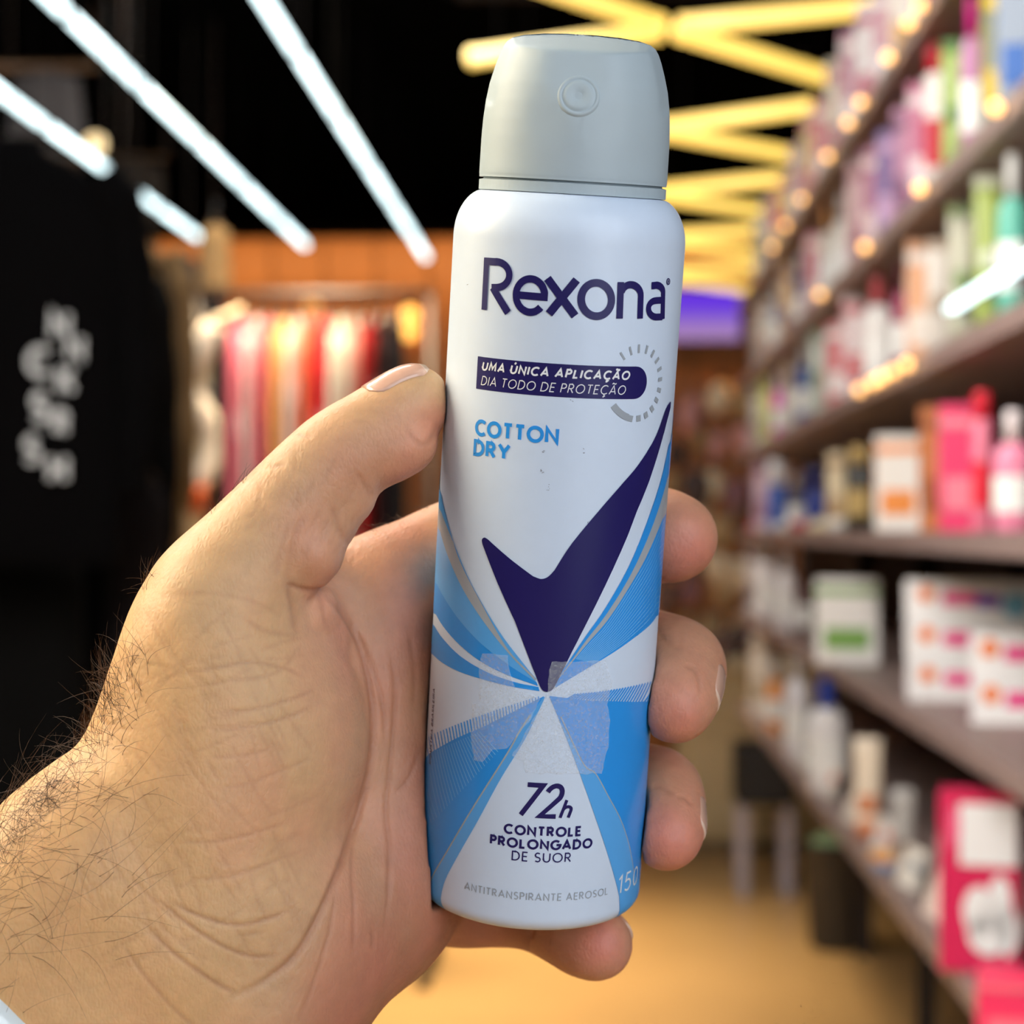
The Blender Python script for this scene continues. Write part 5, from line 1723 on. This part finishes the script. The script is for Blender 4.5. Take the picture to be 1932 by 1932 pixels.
def garment(name, x, y, z, rz, Wd, Hh, Td, m, label, cat, group=None, sleeves=0.0, sleeve_m=None, seed=0, hem=1.0, collar=True):
    """z: top of the shoulders' neck; hangs down Hh"""
    rs = random.Random(seed)
    e = empty(name, (x, y, z), rz)
    N, R_ = 40, 22
    ph = [rs.uniform(0, 6.28) for _ in range(4)]
    vs, fs = [], []
    for j in range(R_):
        q = j / (R_ - 1)
        zz = -Hh * q
        sh = min(1, 0.28 + q / 0.10 * 0.72) if q < 0.10 else 1 + (hem - 1) * (q - 0.1) / 0.9
        for k in range(N):
            a = 2 * math.pi * k / N
            rip = 1 + q * (0.16 * math.sin(5 * a + ph[0] + 2 * q) + 0.1 * math.sin(9 * a + ph[1]))
            rx = Wd / 2 * sh
            ry = Td / 2 * (0.45 + 0.55 * min(1, q / 0.2)) * rip
            vs.append((rx * math.copysign(abs(math.cos(a)) ** 0.75, math.cos(a)), ry * math.sin(a), zz - (0.06 * Hh * (abs(math.cos(a)) ** 2) if j == 0 else 0) * 0))
    for j in range(R_ - 1):
        for k in range(N):
            fs.append((j * N + k, (j + 1) * N + k, (j + 1) * N + (k + 1) % N, j * N + (k + 1) % N))
    fs.append(tuple(range(N))); fs.append(tuple(range(R_ * N - 1, (R_ - 1) * N - 1, -1)))
    py_link('torso', vs, fs, m, e, True)
    if sleeves > 0:
        for s in (-1, 1):
            pts = [(s * Wd * 0.40, 0, -0.07 * Hh), (s * Wd * 0.50, 0.0, -0.16 * Hh), (s * Wd * 0.56, 0.01, -0.16 * Hh - sleeves * 0.4), (s * Wd * 0.57, -0.01, -0.16 * Hh - sleeves * 0.75), (s * Wd * 0.55, 0.0, -0.16 * Hh - sleeves)]
            pc = catmull(pts, 4)
            rr_ = [Td * (0.42 - 0.16 * i / len(pc)) * (1 + 0.08 * math.sin(i * 1.7 + seed)) for i in range(len(pc))]
            v, f = tube(pc, rr_, 14)
            py_link('sleeve', v, f, sleeve_m or m, e, True)
            v, f = tube([pc[-1] + np.array((0, 0, 0.02)), pc[-1] - np.array((0, 0, 0.03))], rr_[-1] * 1.06, 14)
            py_link('cuff', v, f, sleeve_m or m, e, True)
    if collar:
        v, f = lathe([(Wd * 0.15, -0.012), (Wd * 0.16, 0.012), (Wd * 0.13, 0.03), (Wd * 0.11, 0.012)], 22, 1, min(0.6, Td / Wd * 1.2))
        py_link('collar', v, f, m, e, True)
    tag(e, label, cat, group)
    return e


# near rack on the clothes side
black = mat('fabric_black', srgb(7, 6, 7), 0.95, noise=0.2, scale=14, spec=0.08)
p = AW(20, 285, 4.5)
hoodie = garment('hoodie', p.x, 4.5, p.z, 0.12, 0.52, 0.98, 0.16, black, 'black hoodie with white lettering down the chest', 'hoodie', None, 0.62, None, 3)
hanger(p.x, 4.5, p.z + 0.035, 0.12, 0.17, 'dark hanger inside the black hoodie', None, True)
# print: two columns of heavy letter shapes
lm = mat('print_chalk', srgb(226, 228, 228), 0.7)
cols = [((112, 612), 'N', 1.1), ((140, 655), 'N', 1.0), ((72, 682), 'C', 1.2), ((124, 716), 'K', 1.1), ((75, 768), 'S', 1.2), ((114, 796), 'R', 1.0), ((60, 848), 'S', 1.1), ((108, 884), 'H', 1.1)]
for (px, py), ch, sc2 in cols:
    q = AW(px, py, 4.40)
    w_, st_ = GL[ch]
    pl = []
    Hh = 0.047 * sc2
    for poly in st_:
        ribbon([((a - w_ / 2) * Hh * 0.85, (b2 - 0.5) * Hh) for a, b2 in poly], Hh * 0.28, pl)
    bm = bmesh.new()
    for poly in pl:
        try:
            bm.faces.new([bm.verts.new((a[0], 0, a[1])) for a in poly])
        except ValueError:
            pass
    o = bm_link('printed_letter', bm, lm, hoodie)
    Mi_ = Matrix.Rotation(-0.12, 4, 'Z') @ Matrix.Translation(-hoodie.location)
    o.location = Mi_ @ q
    o.location.y = -0.105
    md = o.modifiers.new('thickness', 'SOLIDIFY'); md.thickness = 0.003; md.offset = 0
rk = empty('clothes_rack', (-1.9, 7.0, 0))
pr = AW(-60, 128, 7.0); pr2 = AW(182, 140, 7.0)
v, f = tube([Vector((-3.6, 7.0, pr.z)) - rk.location, Vector((pr2.x, 7.0, pr.z)) - rk.location], 0.016, 10)
py_link('rail', v, f, mat('rail_bronze', srgb(110, 84, 62), 0.35, metal=0.6), rk, True)
for x in (-3.5, pr2.x - 0.01):
    v, f = tube([Vector((x, 7.0, pr.z)) - rk.location, Vector((x, 7.0, ZC)) - rk.location], 0.01, 8)
    py_link('drop_rod', v, f, hookm, rk, True)
tag(rk, 'bronze clothes rail hung from the ceiling over the black hoodie', 'clothes rack')
p = AW(88, 134, 7.0)
garment('pleated_skirt', p.x, 7.0, p.z, 0.1, 0.24, 0.24, 0.08, fabric(74, 70, 70), 'small grey pleated skirt high above the black hoodie', 'skirt', None, 0, None, 5, 1.2, False)
p = AW(255, 300, 9.0)
garment('pleated_skirt', p.x, 9.0, p.z, 0.1, 0.26, 0.3, 0.08, fabric(70, 62, 56), 'grey pleated skirt above the long tan coat', 'skirt', None, 0, None, 6, 1.15, False)
rk2 = empty('clothes_rack', (-1.5, 9.0, 0))
p2 = AW(318, 296, 9.0)
v, f = tube([Vector((-3.6, 9.0, p2.z)) - rk2.location, Vector((p2.x, 9.0, p2.z)) - rk2.location], 0.014, 10)
py_link('rail', v, f, MATS['rail_bronze'], rk2, True)
for x in (-3.5, p2.x - 0.01):
    v, f = tube([Vector((x, 9.0, p2.z)) - rk2.location, Vector((x, 9.0, ZC)) - rk2.location], 0.01, 8)
    py_link('drop_rod', v, f, hookm, rk2, True)
tag(rk2, 'bronze clothes rail hung from the ceiling over the tan coat', 'clothes rack')
p = AW(232, 430, 5.5)
garment('long_coat', p.x, 5.5, p.z, 0.3, 0.30, 1.10, 0.14, fabric(124, 98, 66), 'long tan coat hanging behind the black hoodie', 'coat', None, 0.6, None, 8, 1.25)
hanger(p.x, 5.5, p.z + 0.03, 0.3, 0.1, 'dark hanger inside the tan coat', None, True)
p = AW(200, 470, 5.15)
hanger(p.x, 5.15, p.z + 0.03, 0.2, 0.09, 'dark hanger inside the long black jacket', None, True)
garment('jacket', p.x, 5.15, p.z, 0.2, 0.27, 1.25, 0.13, fabric(8, 7, 7), 'long black jacket between the hoodie and tan coat', 'jacket', None, 0.62, None, 9, 1.1)
p = AW(255, 880, 5.0)
hanger(p.x, 5.0, p.z + 0.03, 0.2, 0.06, 'dark hanger holding the grey trousers', None, True)
garment('trousers', p.x, 5.0, p.z, 0.2, 0.17, 0.85, 0.12, fabric(30, 26, 28), 'dark grey trousers hanging below the black jacket', 'trousers', None, 0, None, 10, 0.95, False)
p = AW(-30, 1000, 4.8)
hanger(p.x, 4.8, p.z + 0.03, 0.0, 0.16, 'dark hanger holding the long black skirt', None, True)
garment('skirt', p.x, 4.8, p.z, 0.0, 0.5, 0.8, 0.2, fabric(6, 6, 6), 'long black skirt hanging under the black hoodie', 'skirt', None, 0, None, 11, 1.1, False)
p = AW(355, 500, 7.4)
hanger(p.x, 7.4, p.z + 0.03, 0.0, 0.06, 'dark hanger inside the slate jacket', None, True)
garment('jacket', p.x, 7.4, p.z, 0.0, 0.17, 0.9, 0.14, fabric(52, 56, 66), 'slate jacket hanging beside the tan coat', 'jacket', None, 0.5, None, 12)
p = AW(405, 425, 7.2)
hanger(p.x, 7.2, p.z + 0.03, 0.0, 0.04, 'dark hanger inside the small cream blouse', None, True)
garment('blouse', p.x, 7.2, p.z, 0.0, 0.11, 0.24, 0.07, fabric(150, 120, 82), 'small cream blouse lit warm at the end of the orange wall', 'blouse', None, 0, None, 13, 1.15, False)

# display table low at the picture's edge
tb = empty('display_table', (-2.05, 5.6, 0))
wbox('table_top', -3.0, -1.48, 5.2, 6.0, 0.96, 0.99, cmat(196, 190, 176, rough=0.4, tag='wood'), tb, 0.004)
for sx_, sy_ in ((-2.95, 5.25), (-1.53, 5.25), (-2.95, 5.95), (-1.53, 5.95)):
    wbox('leg', sx_ - 0.02, sx_ + 0.02, sy_ - 0.02, sy_ + 0.02, 0, 0.96, hookm, tb)
tag(tb, 'pale topped display table beyond the wrist', 'table')
for k, (x, z, c_) in enumerate([(-1.56, 0.66, (226, 224, 230)), (-1.95, 0.66, (30, 30, 44))]):
    pass
bs = empty('basket', (-1.58, 5.75, 0.991))
v, f = lathe([(0, 0), (0.07, 0), (0.085, 0.01), (0.1, 0.09), (0.094, 0.09), (0.08, 0.014), (0, 0.01)], 20)
py_link('basket_body', v, f, cmat(206, 204, 212, rough=0.6, tag='basket', noise=0.2, scale=80), bs, True)
v, f = lathe([(0.09, 0.085), (0.104, 0.085), (0.104, 0.097), (0.09, 0.097)], 20)
py_link('rim', v, f, cmat(220, 218, 224, rough=0.6, tag='basket'), bs, True)
tag(bs, 'small white basket on the pale topped table', 'basket')

# middle rack: a rail of edge-on garments
YR = 6.6
pa = AW(395, 556, YR); pb_ = AW(790, 556, YR)
rz_ = pa.z
rk3 = empty('clothes_rack', ((pa.x + pb_.x) / 2, YR, 0))
v, f = tube([Vector((pa.x - 0.05, YR, rz_)) - rk3.location, Vector((pb_.x + 0.05, YR, rz_)) - rk3.location], 0.016, 10)
py_link('rail', v, f, hookm, rk3, True)
for x in (pa.x - 0.04, pb_.x + 0.04):
    v, f = tube([Vector((x, YR, 0.02)) - rk3.location, Vector((x, YR, rz_)) - rk3.location], 0.014, 10)
    py_link('upright', v, f, hookm, rk3, True)
    wbox('foot', x - 0.02, x + 0.02, YR - 0.3, YR + 0.3, 0.0, 0.03, hookm, rk3)
tag(rk3, 'dark standing clothes rack holding the pink and red garments', 'clothes rack')
ROW = [(400, (222, 206, 178), 'cream'), (428, (24, 22, 28), 'black'), (455, (236, 130, 150), 'rose pink'), (483, (246, 214, 212), 'pale pink'), (508, (220, 110, 128), 'raspberry'), (534, (244, 180, 116), 'apricot'), (561, (240, 228, 220), 'oatmeal'), (588, (240, 120, 80), 'orange'), (613, (228, 50, 60), 'bright red'), (640, (238, 228, 214), 'ivory'), (668, (214, 204, 190), 'stone'), (697, (190, 30, 36), 'deep red'), (724, (60, 24, 24), 'maroon'), (750, (26, 26, 36), 'midnight')]
for k, (px, c_, cn) in enumerate(ROW):
    q = AW(px, 604, YR)
    hanger(q.x, YR, rz_ - 0.062, math.pi / 2, 0.19, 'dark hanger carrying the %s garment on the standing rack' % cn, 'hangers on the standing rack')
    g = garment('blouse' if k % 3 else 'dress', q.x, YR, rz_ - 0.075, math.pi / 2, 0.44, 0.95 + 0.12 * math.sin(k * 2.1), 0.036, fabric(*c_), '%s %s hanging edge-on on the standing rack' % (cn, 'blouse' if k % 3 else 'dress'), 'clothing', 'garments on the standing rack', 0.0, None, 30 + k, 1.0, False)
    if k % 2 == 0:
        bm = box_bm(0.30, 0.042, 0.09, 0, 0, -0.28 - 0.05 * (k % 3), 0.004)
        bm_link('print_band', bm, fabric(*[(236, 226, 220), (230, 120, 80), (240, 236, 232)][k % 3]), g)
# the loose cream sleeve that swings out at the end of the rack
q = AW(385, 612, YR - 0.35)
e = empty('scarf', q)
pts = [AW(x, y, YR - 0.35) - q for x, y in [(402, 612), (378, 680), (362, 740), (392, 800), (398, 860), (376, 915), (356, 925)]]
pc = catmull([tuple(t) for t in pts], 6)
v, f = tube(pc, [0.034 + 0.008 * math.sin(i * 0.5) for i in range(len(pc))], 14)
py_link('folded_cloth', v, f, fabric(232, 214, 190), e, True)
v, f = tube([pc[0] + np.array((0, 0, 0.01)), pc[0] + np.array((0.03, 0.34, 0.09))], 0.01, 8)
py_link('tie', v, f, fabric(220, 200, 170), e, True)
tag(e, 'white scarf twisting down the end of the standing rack', 'scarf')
q = AW(350, 960, YR - 0.3)
e = garment('bag', q.x, YR - 0.3, AW(350, 925, YR - 0.3).z, 0, 0.12, 0.17, 0.07, fabric(196, 170, 130), 'small tan cloth bag under the white scarf', 'bag', None, 0, None, 60, 1.0, False)
q = AW(384, 920, YR - 0.32)
e = garment('bag', q.x, YR - 0.42, q.z, 0, 0.06, 0.08, 0.05, fabric(196, 84, 40), 'tiny orange cloth bag beside the tan bag', 'bag', None, 0, None, 61, 1.0, False)
for m_ in bpy.data.materials:
    if m_.name in ('puck_amber', 'bulb_amber', 'bulb_dim', 'bulb_cream', 'screen_violet', 'tube_cool', 'tube_warm'):
        m_.cycles.emission_sampling = 'NONE'
